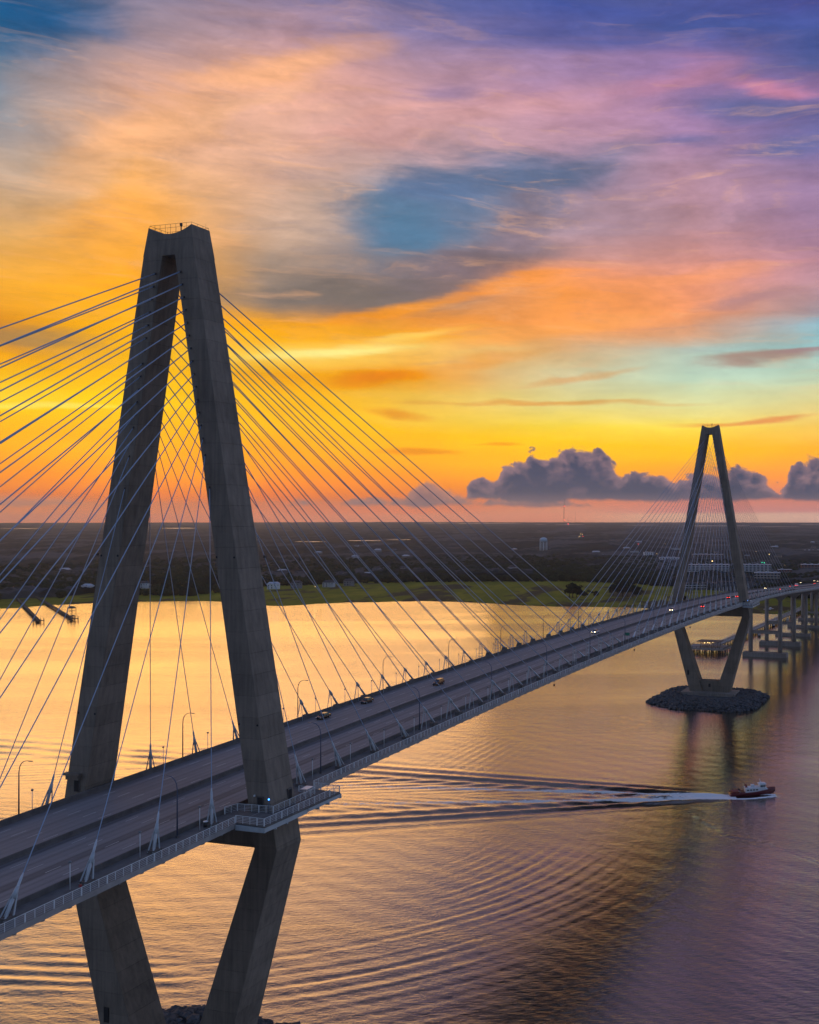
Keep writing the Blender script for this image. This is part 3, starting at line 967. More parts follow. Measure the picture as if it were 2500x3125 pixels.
for X, which in ((0, 'near'), (471, 'far')):
    zp = zdeck(X) - .03
    pl = empty('viewing_platform', (0, 0, 0), label='railed walkway platform wrapped round the outer leg of the %s tower' % which, cat='platform', group='viewing platforms on the tower legs')
    yo, yi, d = leg_sec(zp)
    # slab as three strips round the leg
    sl = MB()
    sl.prism([(X - 11.5, -23.08), (X - 11.9, -29.6), (X - 4.1, -29.6), (X - 4.1, -23.08)], zp - .35, zp)
    sl.prism([(X + 4.1, -23.08), (X + 4.1, -29.6), (X + 12.3, -29.5), (X + 12.9, -23.08)], zp - .35, zp)
    sl.prism([(X - 4.097, -29.6), (X + 4.097, -29.6), (X + 4.097, -yo - .12), (X - 4.097, -yo - .12)][::-1], zp - .35, zp)
    sl.build('platform_slab', MWALK, pl)
    bm_ = MB()
    bm_.box((X - 11.75, -26.4, zp - .80), (.35, 6.4, .88)).box((X + 12.4, -26.4, zp - .80), (.35, 6.4, .88))
    bm_.box((X - 5.2, -29.35, zp - .80), (12.7, .35, .88)).box((X + 6.8, -29.35, zp - .70), (10.8, .35, .68))
    for xx in (-8.4, -5, 5, 8.4):
        bm_.box((X + xx, -26.4, zp - .95), (.3, 6.2, 1.18))
    bm_.build('edge_beam', MSTEEL, pl)
    outer = [(X - 11.5, -23.0, zp), (X - 11.85, -29.45, zp), (X + 12.15, -29.4, zp), (X + 12.75, -23.1, zp)]
    walkway_rail(pl, outer)
    walkway_rail(pl, [(X - 7.6, -17.4, zp), (X - 5.0, -18.2, zp), (X - 4.5, -25.9, zp), (X + 7.6, -25.7, zp), (X + 9.4, -25.4, zp), (X + 9.6, -21.5, zp)])
    MB().box((X + 8.3, -24.3, zp + 1.5), (2.6, 1.5, .12), .1).box((X + 7.4, -24.3, zp + .75), (.12, .12, 1.4)).box((X + 9.3, -24.3, zp + .75), (.12, .12, 1.4)).build('notice_shelf', MWHITE, pl)
    lp = empty('marker_light', (X - 4.9, -25.2, zp), label='blue post lamp beside the leg of the %s tower' % which, cat='lamp', group='blue marker lamps at the towers')
    MB().tube([(0, 0, 0), (0, 0, 2.6)], .07, 6).build('post', MLAMP, lp)
    MB().tube([(0, 0, 2.6), (0, 0, 2.85)], .13, 8).build('lamp', MBLUE, lp)
    if which == 'near':
        wl = empty('wall_light', (X - d - .25, -21.3, zp + 2.9), label='small blue wall lamp on the front of the near tower leg', cat='lamp')
        MB().box((0, 0, 0), (.3, .25, .3)).build('lamp_body', MBLUE if False else MWHITE, wl)
        bn = empty('litter_bin', (-14.2, -18.6, zdeck(-14) - .03), label='small pale-topped round bin on the walkway before the near tower', cat='bin')
        MB().tube([(0, 0, 0), (0, 0, .95)], .38, 10).build('bin_body', MDARK, bn)
        MB().tube([(0, 0, .95), (0, 0, 1.05), (0, 0, 1.12)], [.46, .46, .15], 10).build('lid', MWHITE, bn)

wr = empty('walkway_railing', (0, 0, 0), label='long white railing along the outer edge of the walkway', cat='railing')


def edge_pts(x0, x1, n):
    return [(x, -22.75, zdeck(x) - .03) for x in np.linspace(x0, x1, n)]


walkway_rail(wr, edge_pts(-160, -11.5, 16))
walkway_rail(wr, edge_pts(12.9, 459, 46), xlim=(-80, 170))
walkway_rail(wr, edge_pts(484, 1200, 50), single=False)


# ------------------------------------------------------------------ stay cables
def stay(X, tname, fb, s, k):
    """one cable: X tower, fb side along the bridge, s plane, k counted from the tower outward"""
    i = 15 - k
    zt = ZATT[i]
    zt = ZATT[15 - k]
    yo, yi, d = leg_sec(zt)
    top = Vector((X + fb * (d + .03), s * (yi + .95), zt))
    xa = X + fb * (ANCH_A0 + ANCH_S * k)
    zd = zdeck(xa)
    ped = .5 if k < 4 else (.9 if k < 12 else 1.7)
    low = Vector((xa, s * ANCH_Y, zd + ped))
    dr = (top - low)
    L = dr.length
    dr.normalize()
    side = {-1: 'near', 1: 'far'}[s]
    span = 'main span' if (X == 0) == (fb > 0) else 'side span'
    rk = 'topmost' if k == 15 else 'lowest' if k == 0 else ORD[15 - k] + ' from the top'
    rt = empty('stay_cable', low, label='white stay cable, %s, %s leg of %s tower, %s' % (rk.replace('the top', 'top'), side, tname, span), cat='stay cable', group='stay cables of the bridge')
    p = lambda v: Vector(v) - low
    up_ = Vector((0, 0, 1))
    rad = .078 + .0030 * k
    # sheath with a slight sag
    pts = []
    for j in range(9):
        q = j / 8
        c = low.lerp(top, q)
        c.z -= 4 * q * (1 - q) * (.0016 * L * (1 - abs(dr.z)) * 2)
        pts.append(p(c))
    MB().tube(pts, rad, 6).build('sheath', MCAB, rt)
    MB().tube([p(top - dr * .35), p(top + dr * .1)], [rad * 1.5, rad * 1.5], 8).build('upper_socket', MDARK, rt)
    sb = 4.3 / dr.z if k >= 4 else 5.2
    pl_ = (sb + .3) if k < 12 else 4.6
    th = .30 if k < 12 else .42
    MB().tube([(0, 0, 0), dr * (pl_ * .45), dr * (pl_ * .5), dr * pl_, dr * (pl_ + .8)], [th, th * .92, th * .72, th * .66, rad + .01], 8).build('lower_pipe', MPIPE, rt)
    # damper brace standing on the deck edge
    br = MB()
    c = dr * sb
    gz = -ped
    if k < 4:
        cc = dr * 3.1
        for dx, dy in ((-.75, -.55), (-.75, .55), (.75, -.55), (.75, .55)):
            br.tube([cc + Vector((dx * .35, dy * .35, 0)), Vector((dx * 1.0, dy, gz + .1))], [.13, .16], 4, smooth=False)
        br.tube([cc - dr * .5, cc + dr * 1.2], [.44, .26], 8)
    elif k < 12:
        for dx, dy in ((-.3 * fb, -.8), (-.3 * fb, .8), (-1.6 * fb, .0)):
            br.tube([c + Vector((0, dy * .2, -.1)), Vector((c.x + dx, c.y + dy, gz))], .085, 4, smooth=False)
        br.tube([c - dr * 1.4, c + dr * .3], [.40, .30], 8)
    else:
        for dy in (-.55, .55):
            for dx in (-.45, .45):
                br.tube([Vector((c.x + dx * .6, c.y + dy * .8, c.z + .2)), Vector((c.x + dx, c.y + dy * 1.3, gz))], .07, 4, smooth=False)
        for q in (0.0, .2, .4, .6, .8):
            z_ = (c.z + .2) * (1 - q) + gz * q
            w_ = .44 + .26 * q
            br.box((c.x, c.y, z_), (.5 + .3 * q, w_ * 2, .09))
        br.tube([c - dr * .4, c + dr * .4], .22, 8)
    br.build('damper_brace', MSTEEL, rt)
    # pedestal block
    bl = MB()
    if k < 12:
        bl.box((-.2 * fb, 0, -ped / 2 - .03), (2.0, 1.3, ped + .06))
    else:
        bl.add([(-1.9 * fb, -.75, gz), (1.6 * fb, -.75, gz), (1.6 * fb, .75, gz), (-1.9 * fb, .75, gz), (-.9 * fb, -.65, .35), (.7 * fb, -.65, .15), (.7 * fb, .65, .15), (-.9 * fb, .65, .35)],
               [(3, 2, 1, 0), (4, 5, 6, 7), (0, 1, 5, 4), (1, 2, 6, 5), (2, 3, 7, 6), (3, 0, 4, 7)])
    bl.build('anchor_block', MBAR, rt)


for k in range(16):
    for X, tn in ((0, 'near'), (471, 'far')):
        for fb_ in (-1, 1):
            for s in (-1, 1):
                stay(X, tn, fb_, s, k)

# ------------------------------------------------------------------ lamps on the bridge
def tall_lamp():
    rt = empty('street_lamp')
    pts = [(0, 0, 0), (0, 0, 8.6), (0, .15, 9.6), (0, .6, 10.35), (0, 1.25, 10.8), (0, 2.0, 10.95), (0, 2.5, 10.95)]
    MB().tube(pts, [.15, .10, .09, .08, .07, .06, .06], 6).build('pole', MLAMP, rt)
    MB().box((0, 2.85, 10.93), (.28, .8, .14)).build('lamp_head', MLAMPB, rt)
    MB().box((0, 0, .2), (.4, .4, .4)).build('base', MBAR, rt)
    return rt


def small_lamp():
    rt = empty('walkway_lamp')
    MB().tube([(0, 0, 0), (0, 0, 4.1)], [.07, .06], 6).build('post', MRAIL, rt)
    MB().tube([(0, 0, 4.1), (0, 0, 4.2), (0, 0, 4.4), (0, 0, 4.5)], [.08, .24, .24, .1], 8).build('lamp_head', MLAMPB, rt)
    return rt


def spread(proto, spots, lab, group, cat):
    """copies of a built thing; spots: (x, y, z, rz, label)"""
    for i, (x, y, z, rz, l) in enumerate(spots):
        o = proto if i == 0 else copy_tree(proto)
        o.location = (x, y, z)
        o.rotation_euler = (0, 0, rz)
        tag(o, l, cat, group)


sp = []
xs_ = [-20.6 + 43.0 * i for i in range(-3, 16)]
for s in (-1, 1):
    nr = [x for x in xs_ if x > 0]
    nl = [x for x in xs_ if x < 0][::-1]
    for x in xs_:
        xx = x + (1.2 if s > 0 else 0)
        w_ = ORD[nr.index(x)] + ' one right' if x > 0 else ORD[nl.index(x)] + ' one left'
        sp.append((xx, -17.9 if s < 0 else 19.6, zdeck(xx) - .03, 0 if s < 0 else math.pi,
                   'tall curved lamp post on %s bridge edge, %s of near tower' % ('near' if s < 0 else 'far', w_)))
spread(tall_lamp(), sp, '', 'tall curved street lamps along the bridge', 'street lamp')
sp = []
for s in (-1, 1):
    xl = [-(ANCH_A0 + ANCH_S * k) - 2.6 for k in range(0, 9)]
    xr = [(18.0 + 14.3 * k) for k in range(0, 30)]
    for lst, nm in ((xl, 'left'), (xr, 'right')):
        for i, x in enumerate(lst):
            sp.append((x, -18.9 if s < 0 else 20.0, zdeck(x) - .03, 0, 'short slim post lamp, %s side, %s one %s of near tower' % ('walkway' if s < 0 else 'far', ORD[i], nm)))
spread(small_lamp(), sp, '', 'short post lamps beside the cables', 'post lamp')

# gantry-back sign on the walkway side
sg = empty('road_sign', (238.0, -18.6, zdeck(238)), label='green road sign seen from its side by the walkway at mid span', cat='sign')
MB().tube([(0, -.6, 0), (0, -.6, 3.6)], .07, 5).tube([(0, .6, 0), (0, .6, 3.6)], .07, 5).build('post', MSTEEL, sg)
MB().box((0, 0, 3.9), (.08, 2.2, 1.3)).build('sign_panel', mat('green_sign_paint', (0.02, .20, .13), .5), sg)


# ------------------------------------------------------------------ approach piers beyond the towers
def pier(x, tall, lab):
    z = zdeck(x)
    rt = empty('bridge_pier', (x, 0, 0), label=lab, cat='bridge pier', group='approach piers of the bridge')
    gz = 0.0
    for y in (-12.3, 12.3):
        m = MB()
        ring = lambda zz, r: [(r * math.cos(2 * math.pi * k / 12) * 1.0, y + r * math.sin(2 * math.pi * k / 12), zz) for k in range(12)]
        m.loft([ring(2.0, 1.85), ring(z - 7.0, 1.75)], True, True)
        m.build('column', MC2, rt)
    cb = MB()
    for s in (-1, 1):
        cb.add([(a * 1.8, s * b, zz) for zz, b0, b1 in ((z - 6.996, 10.6, 14.2), (z - 3.01, 8.0, 18.5)) for a, b in ((-1, b0), (1, b0), (1, b1), (-1, b1))],
               [(3, 2, 1, 0), (4, 5, 6, 7), (0, 1, 5, 4), (1, 2, 6, 5), (2, 3, 7, 6), (3, 0, 4, 7)] if s > 0 else [(0, 1, 2, 3), (7, 6, 5, 4), (4, 5, 1, 0), (5, 6, 2, 1), (6, 7, 3, 2), (7, 4, 0, 3)])
    cb.box((0, 0, z - 4.2), (3.2, 20.6, 2.3))
    cb.build('pier_cap', MC2, rt)
    if tall:
        MB().box((0, 0, 20.3), (2.4, 21.6, 2.7)).build('strut', MC2, rt)
        MB().prism([(-5, -18.3), (5, -18.3), (5, 18.3), (-5, 18.3)], -1.2, 3.6).build('footing', MC2, rt)
    else:
        MB().prism([(-3.4, -17), (3.4, -17), (3.4, 17), (-3.4, 17)], -.4, 2.7).build('footing', MC2, rt)


for i in range(12):
    x = 669 + 76 * i
    if zdeck(x) > 12:
        pier(x, i < 2, 'twin column concrete pier under the approach road, %s one beyond the far tower' % ORD[i])
for i in range(3):
    pier(-205 - 76 * i, True, 'twin column concrete pier under the side span, %s one before the near tower' % ORD[i])


# ------------------------------------------------------------------ rock islands
def rock_mesh(seed, r=1.0, sub=1):
    rr = random.Random(seed)
    import bmesh
    bm = bmesh.new()
    bmesh.ops.create_icosphere(bm, subdivisions=sub, radius=r)
    for v in bm.verts:
        v.co *= rr.uniform(.72, 1.15)
        v.co.z *= .75
    me = bpy.data.meshes.new('rock')
    bm.to_mesh(me)
    bm.free()
    me.materials.append(MROCK)
    return me


ROCKS = [rock_mesh(i) for i in range(8)]
ISLE = [(-46, 12), (-45, -24), (-32, -34), (12, -35), (24, -24), (26, 18), (18, 31), (-30, 34)]


def island(X, lab, singles):
    rt = empty('rock_island', (X, 0, 0), label=lab, cat='rock island', group='riprap islands round the tower bases')
    n = len(ISLE)
    fine = []
    pts_ = [(p[0] * (1.14 if singles else 1), p[1] * (1.1 if singles else 1)) for p in ISLE]
    for i in range(n):
        a, b = pts_[i], pts_[(i + 1) % n]
        for k in range(10):
            q = k / 10
            fine.append((a[0] + (b[0] - a[0]) * q, a[1] + (b[1] - a[1]) * q))
    # round the corners
    for _ in range(2):
        fine = [((fine[i - 1][0] + fine[i][0] * 2 + fine[(i + 1) % len(fine)][0]) / 4, (fine[i - 1][1] + fine[i][1] * 2 + fine[(i + 1) % len(fine)][1]) / 4) for i in range(len(fine))]
    cx_, cy_ = -7, -1
    rings = []
    for sc, z in ((1.04, -1.0), (1.0, .1), (.9, 2.0), (.82, 3.0), (.4, 2.6)):
        rings.append([(cx_ + (p[0] - cx_) * sc + random.uniform(-.5, .5), cy_ + (p[1] - cy_) * sc + random.uniform(-.5, .5), z + random.uniform(-.25, .25)) for p in fine])
    MB().loft(rings, True, False).build('rubble_core', MROCK, rt, kind='stuff')
    base = [np.array([v.co[:] for v in m.vertices]) for m in ROCKS]
    fac = [[tuple(p.vertices) for p in m.polygons] for m in ROCKS]
    m = MB()
    cand = []
    for _ in range(2600):
        i = random.randrange(len(fine))
        sc = random.choice([random.uniform(.78, 1.01), random.uniform(.84, 1.01), random.uniform(.45, .82)])
        z = np.interp(sc, [.4, .82, .9, 1.0], [2.6, 3.0, 2.0, .2])
        x = cx_ + (fine[i][0] - cx_) * sc + random.uniform(-1.3, 1.3)
        y = cy_ + (fine[i][1] - cy_) * sc + random.uniform(-1.3, 1.3)
        if abs(y) < 18 and -10 < x < 8:
            continue
        cand.append((x, y, z, random.choice([random.uniform(.45, .9), random.uniform(.8, 1.4), random.uniform(1.2, 2.0)]), random.uniform(0, 6.28), random.randrange(8)))
    if singles:
        cand.sort(key=lambda c: -c[0])
        one, cand = cand[:290], cand[290:]
        for x, y, z, r, a, j in one:
            o = bpy.data.objects.new('rock', ROCKS[j])
            COL.objects.link(o)
            o.location = (x, y, z)
            o.rotation_euler = (0, 0, a)
            o.scale = (r, r, r)
            o.parent = rt
    for x, y, z, r, a, j in cand:
        ca, sa_ = math.cos(a) * r, math.sin(a) * r
        m.add([(x + ca * p[0] - sa_ * p[1], y + sa_ * p[0] + ca * p[1], z + r * p[2]) for p in base[j]], fac[j])
    m.build('loose_rock', MROCK, rt, kind='stuff')


island(0, 'dark rock island at the foot of the near tower', True)
island(471, 'dark rock island round the plinth of the far tower', False)


# ------------------------------------------------------------------ vehicles
def car(kind, paint, lit=None):
    """kind: sedan, suv, pickup, truck.  faces +X"""
    rt = empty('car')
    L, W_, H, hb = {'sedan': (4.8, 1.85, 1.45, .55), 'suv': (4.9, 1.95, 1.8, .62), 'pickup': (5.6, 1.98, 1.85, .7), 'truck': (9.0, 2.45, 3.3, .9)}[kind]
    h2 = L / 2
    wl = .95 if kind != 'truck' else 1.25
    if kind == 'truck':
        b = MB().box((-1.3, 0, hb + 1.35), (6.2, W_, 2.5))
        b.build('cargo_box', paint, rt)
        cabm = MB().loft([[(1.95, y, z) for y, z in ((-1.15, hb), (1.15, hb), (1.15, 2.7), (-1.15, 2.7))], [(3.4, y, z) for y, z in ((-1.15, hb), (1.15, hb), (1.1, 2.6), (-1.1, 2.6))], [(4.3, y, z) for y, z in ((-1.1, hb), (1.1, hb), (1.05, 1.7), (-1.05, 1.7))]])
        body = cabm.build('cab', paint, rt)
        MB().box((3.95, 0, 2.05), (.5, 1.9, .5)).build('windscreen', MGLASS, rt)
    else:
        sh = {'sedan': [(-h2, .45, .80), (-h2 + .15, .35, .95), (-h2 + 1.0, .3, .98), (h2 - 1.4, .3, .95), (h2 - .25, .32, .78), (h2, .42, .62)],
              'suv': [(-h2, .45, 1.0), (-h2 + .1, .38, 1.12), (-h2 + 1, .35, 1.12), (h2 - 1.3, .35, 1.08), (h2 - .2, .38, .95), (h2, .45, .72)],
              'pickup': [(-h2, .5, 1.15), (-h2 + .1, .45, 1.18), (-h2 + 1, .42, 1.18), (h2 - 1.3, .42, 1.15), (h2 - .2, .45, 1.05), (h2, .5, .8)]}[kind]
        rings = []
        for x, z0, z1 in sh:
            e = .86 if abs(x) > h2 - .05 else 1.0
            w2 = W_ / 2 * e
            rings.append([(x, -w2 * .94, z0), (x, w2 * .94, z0), (x, w2, (z0 + z1) / 2), (x, w2 * .93, z1), (x, -w2 * .93, z1), (x, -w2, (z0 + z1) / 2)])
        MB().loft(rings).build('body', paint, rt)
        zb = sh[2][2] - .02
        c0, c1 = {'sedan': (-1.75, 1.15), 'suv': (-2.3, 1.25), 'pickup': (-.7, 1.45)}[kind]
        wt = W_ / 2 * .82
        cab = [[(c0, y, zb) for y in (-wt, wt)] + [(c1, y, zb) for y in (wt, -wt)], [(c0 + .45 * (kind == 'sedan') + .15, y, H) for y in (-wt * .8, wt * .8)] + [(c1 - .75, y, H) for y in (wt * .8, -wt * .8)]]
        MB().loft(cab).build('windows', MGLASS, rt)
        rf = [[(x, y, z) for x, y in ((c0 + .45 * (kind == 'sedan') + .1, -wt * .82), (c1 - .7, -wt * .82), (c1 - .7, wt * .82), (c0 + .45 * (kind == 'sedan') + .1, wt * .82))] for z in (H, H + .05)]
        MB().loft(rf).build('roof', paint, rt)
        if kind == 'pickup':
            MB().box((-1.75, 0, 1.19), (1.9, W_ * .78, .05)).build('load_bed', MBLK, rt)
    for x in (-h2 + wl, h2 - wl):
        for s in (-1, 1):
            r = .34 if kind != 'truck' else .48
            wh = MB().tube([(x, s * (W_ / 2 - .22), r), (x, s * (W_ / 2 + .01), r)], r, 10).build('wheel', MBLK, rt)
            MB().tube([(x, s * (W_ / 2 - .02), r), (x, s * (W_ / 2 + .03), r)], r * .58, 8).build('rim', MSTEEL, wh)
    zl = {'sedan': .68, 'suv': .82, 'pickup': .88, 'truck': 1.1}[kind]
    for s in (-1, 1):
        sz = .34 if lit else .30
        MB().box((h2 - .02, s * W_ * .36, zl), (.12, sz, .2 if lit != 'head' else .26)).build('headlight', MHEAD if lit == 'head' else MLENS, rt)
        MB().box((-h2 + .02, s * W_ * .38, zl + .1), (.12, sz, .2 if lit != 'tail' else .3)).build('taillight', MTAIL if lit == 'tail' else MRLENS, rt)
    return rt


def place_car(x, y, kind, paint, lit, lab, toward, name='car'):
    o = car(kind, paint, lit)
    o.name = name
    z = zdeck(x)
    sl = math.atan((zdeck(x + 2) - zdeck(x - 2)) / 4)
    o.location = (x, y, z)
    o.rotation_euler = (0, -sl if not toward else sl, math.pi if toward else 0)
    tag(o, lab, {'truck': 'truck', 'pickup': 'pickup'}.get(kind, 'car'), 'vehicles driving over the bridge')


def onroad(u, v):
    x, y = 0, 0
    z = 60.
    for _ in range(30):
        q = px(u, v, z)
        z = zdeck(q.x)
    return q.x, q.y


q = onroad(977, 2192)
place_car(q[0], 14.2, 'sedan', MBLACKCAR, None, 'black saloon car nearest the near tower on the far carriageway', True)
q = onroad(1105, 2144)
place_car(q[0], 14.6, 'sedan', MBLACKCAR, None, 'black saloon car in the middle of three dark cars right of the near tower', True)
q = onroad(1342, 2090)
place_car(q[0], 8.6, 'suv', MBLACKCAR, None, 'black car farthest right of three dark cars past the near tower', True)
q = onroad(1799, 1932)
place_car(q[0], 6.6, 'pickup', MWCAR, 'head', 'white pickup with headlights on near mid span', True, 'pickup_truck')
q = onroad(2052, 1865)
place_car(q[0], q[1], 'suv', MWCAR, 'head', 'pale car with headlights on among the cables before the far tower', True)
q = onroad(2147, 1854)
place_car(q[0], q[1], 'sedan', MREDCAR, 'tail', 'dark red car driving away in the near carriageway before the far tower', False)
q = onroad(2225, 1827)
place_car(q[0], q[1], 'suv', MREDCAR, 'tail', 'red van with tail lights on just left of the far tower leg', False)
q = onroad(2251, 1823)
place_car(q[0], q[1], 'sedan', MREDCAR, 'tail', 'red car half hidden behind the far tower leg', False)
q = onroad(2337, 1797)
place_car(q[0], q[1], 'sedan', MBLACKCAR, 'head', 'car with warm headlights just right of the far tower', True)
q = onroad(2380, 1801)
place_car(q[0], q[1], 'sedan', MREDCAR, 'tail', 'small dark red car alone right of the far tower', False)
q = onroad(2432, 1790)
place_car(q[0], q[1], 'truck', MWCAR, 'tail', 'box truck with red tail lights right of the far tower', False, 'truck')
q = onroad(2421, 1792)
place_car(q[0], q[1] + 3.6, 'sedan', MBLACKCAR, 'tail', 'car with red tail lights beside the box truck', False)
q = onroad(2445, 1779)
place_car(q[0], q[1], 'sedan', MWCAR, 'head', 'white car with bright headlights beyond the box truck', True)
q = onroad(2487, 1783)
place_car(q[0], q[1], 'suv', MREDCAR, 'tail', 'red-lit car near the right edge of the view', False)
q = onroad(2486, 1774)
place_car(q[0], q[1], 'suv', MWCAR, 'head', 'oncoming car with headlights near the right edge, left of another', True)
q = onroad(2497, 1775)
place_car(q[0], q[1], 'sedan', MWCAR, 'head', 'oncoming car with headlights farthest right on the bridge', True)

# ------------------------------------------------------------------ land beyond the river
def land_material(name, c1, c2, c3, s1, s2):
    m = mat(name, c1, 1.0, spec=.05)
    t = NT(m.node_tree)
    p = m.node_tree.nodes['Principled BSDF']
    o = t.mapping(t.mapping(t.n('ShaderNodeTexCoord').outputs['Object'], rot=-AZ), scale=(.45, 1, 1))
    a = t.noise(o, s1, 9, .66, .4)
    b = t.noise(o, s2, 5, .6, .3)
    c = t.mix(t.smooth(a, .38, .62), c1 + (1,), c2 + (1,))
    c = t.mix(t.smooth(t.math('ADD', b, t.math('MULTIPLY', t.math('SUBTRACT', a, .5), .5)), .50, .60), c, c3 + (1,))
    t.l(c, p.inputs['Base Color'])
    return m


MMARSH = land_material('marsh_grass', (0.16, 0.165, 0.016), (0.26, 0.235, 0.022), (0.070, 0.058, 0.034), .020, .011)
MGROUND = land_material('wooded_ground', (0.030, 0.034, 0.020), (0.045, 0.046, 0.030), (0.07, 0.066, 0.055), .012, .0022)
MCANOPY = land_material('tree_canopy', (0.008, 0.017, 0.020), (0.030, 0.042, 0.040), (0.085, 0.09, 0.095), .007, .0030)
MLEAF = mat('foliage', (0.036, 0.050, 0.020), 1.0, nvar=.5, nscale=.15, spec=.05)
MLEAF2 = mat('foliage_dark', (0.022, 0.034, 0.016), 1.0, nvar=.5, nscale=.2, spec=.05)
MTRUNK = mat('bark', (0.06, 0.05, 0.04), .9)

shore = [(-1200, 2600), (100, 2150), (480, 1650), (690, 1290), (780, 1090), (823, 970), (883, 983), (960, 900), (992, 830), (985, 770), (950, 700), (962, 670), (1010, 655), (1050, 590), (1082, 545), (1078, 480), (1060, 400), (1052, 340), (1066, 285), (1070, 232),
         (1045, 150), (1030, 90), (1042, 22), (1060, -60), (1150, -200), (1120, -420), (1300, -700), (1500, -1400), (1500, -2400)]


def smooth_line(pts, it=2):
    for _ in range(it):
        q = [pts[0]]
        for a, b in zip(pts[:-1], pts[1:]):
            q += [(a[0] * .75 + b[0] * .25, a[1] * .75 + b[1] * .25), (a[0] * .25 + b[0] * .75, a[1] * .25 + b[1] * .75)]
        q.append(pts[-1])
        pts = q
    return pts


sh_ = smooth_line(shore)
sh_ = [(x + random.uniform(-4, 4), y + random.uniform(-4, 4)) for x, y in sh_]
# azimuth / distance description of shore and forest edge
EDGE_U = [-6000, -600, 0, 200, 340, 480, 600, 700, 1100, 1500, 1750, 1900, 2020, 2100, 2300, 2500, 3300, 9000]
EDGE_D = [2600, 1750, 1640, 1660, 1740, 1930, 1800, 1768, 1824, 1822, 1807, 1760, 1680, 1600, 1500, 1440, 1500, 2200]


def azd(x, y):
    dx, dy = x - CAM.x, y - CAM.y
    l, f = dx * RV0.x + dy * RV0.y, dx * math.cos(AZ) + dy * math.sin(AZ)
    return math.atan2(l, f), math.hypot(dx, dy)


EA = [math.atan((u - 1971.5) / 3119.9) for u in EDGE_U]


def forest_edge(a):
    return float(np.interp(a, EA, EDGE_D))


SA = sorted([azd(x, y) for x, y in sh_])
SAx, SAy = [s[0] for s in SA], [s[1] for s in SA]


def shore_d(a):
    return float(np.interp(a, SAx, SAy))


def pol(a, d, z):
    return (CAM.x + d * (RV0.x * math.sin(a) + math.cos(AZ) * math.cos(a)), CAM.y + d * (RV0.y * math.sin(a) + math.sin(AZ) * math.cos(a)), z)


nA = 300
a0_, a1_ = SA[0][0] + .02, SA[-1][0] - .02
AA = np.linspace(a0_, a1_, nA)
far_r = lambda a: float(np.interp(a, [-.6, -.2, -.1, .2], [16700, 16700, 15700, 15500]))
# bank: sloping mud edge then level marsh
MB().loft([[pol(a, shore_d(a) - 9, -.8) for a in AA], [pol(a, shore_d(a), .35) for a in AA], [pol(a, shore_d(a) + 6, .85) for a in AA], [pol(a, max(forest_edge(a) + 60, shore_d(a) + 30), .9) for a in AA]], False, False, False).build('marsh', MMARSH, kind='structure')
MB().loft([[pol(a, max(forest_edge(a) + 55, shore_d(a) + 25), .4) for a in AA], [pol(a, 5000, .4) for a in AA], [pol(a, far_r(a), .4) for a in AA]], False, False, False).build('ground', MGROUND, kind='structure')

# canopy of the wood as one uneven sheet, dropping to the ground at its front edge
nr_ = 230
ca_ = np.linspace(a0_, a1_, 700)
rows = []
ph = rng.uniform(0, 6.28, (14, 3))
fr_ = np.exp(rng.uniform(math.log(1 / 400), math.log(1 / 14), 14))
dr_ = rng.uniform(0, 6.28, 14)


def canopy_h(x, y):
    q = 0
    for i in range(14):
        q = q + np.sin((x * math.cos(dr_[i]) + y * math.sin(dr_[i])) * fr_[i] * 6.28 + ph[i, 0]) * (.5 + .5 * (i % 3 == 0))
    return 9.0 + 1.1 * q


for j in range(nr_):
    k = (j / (nr_ - 1)) ** 2.1
    row = []
    for a in ca_:
        d0 = max(forest_edge(a) + 25, shore_d(a) + 45)
        d = d0 + (far_r(a) - 100 - d0) * k
        x, y, _ = pol(a, d, 0)
        z = canopy_h(x, y) + rng.uniform(-1.6, 1.6)
        if j == 0:
            z = .2
        if d > 9000:
            z = 8 + (z - 8) * .4
        row.append((x, y, max(z, 1.5) if j else .2))
    rows.append(row)
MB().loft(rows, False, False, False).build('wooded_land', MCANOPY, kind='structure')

# pale tidal water lying between far woods
MCREEK = mat('tidal_water', (0.30, 0.28, 0.28), .35, spec=.9)
tw = MB()
for u0, u1, v, hv in ((1290, 1420, 1596.5, .8), (1400, 1590, 1597.4, 1.2), (1632, 1668, 1600.2, .8), (1695, 1785, 1601, 1.1), (1900, 2010, 1602.5, .8), (2085, 2290, 1604.6, 1.5), (2290, 2440, 1607.5, .9), (0, 130, 1613, .9), (495, 600, 1612, 1.6), (900, 1000, 1653, 1.2),
                      (1060, 1165, 1650, 1.4), (1180, 1290, 1647, .8), (1640, 1655, 1620, .8), (2440, 2500, 1601, 1.0)):
    n = 9
    top = [px(u0 + (u1 - u0) * i / n, v - hv * (.3 + .7 * math.sin(math.pi * (i + .3) / (n + .6))) * random.uniform(.6, 1), 11.5) for i in range(n + 1)]
    bot = [px(u0 + (u1 - u0) * i / n, v + hv * (.3 + .7 * math.sin(math.pi * (i + .3) / (n + .6))) * random.uniform(.6, 1), 11.5) for i in range(n + 1)]
    tw.loft([[tuple(p) for p in bot], [tuple(p) for p in top]], False, False, False)
tw.build('tidal_creeks', MCREEK, kind='structure')


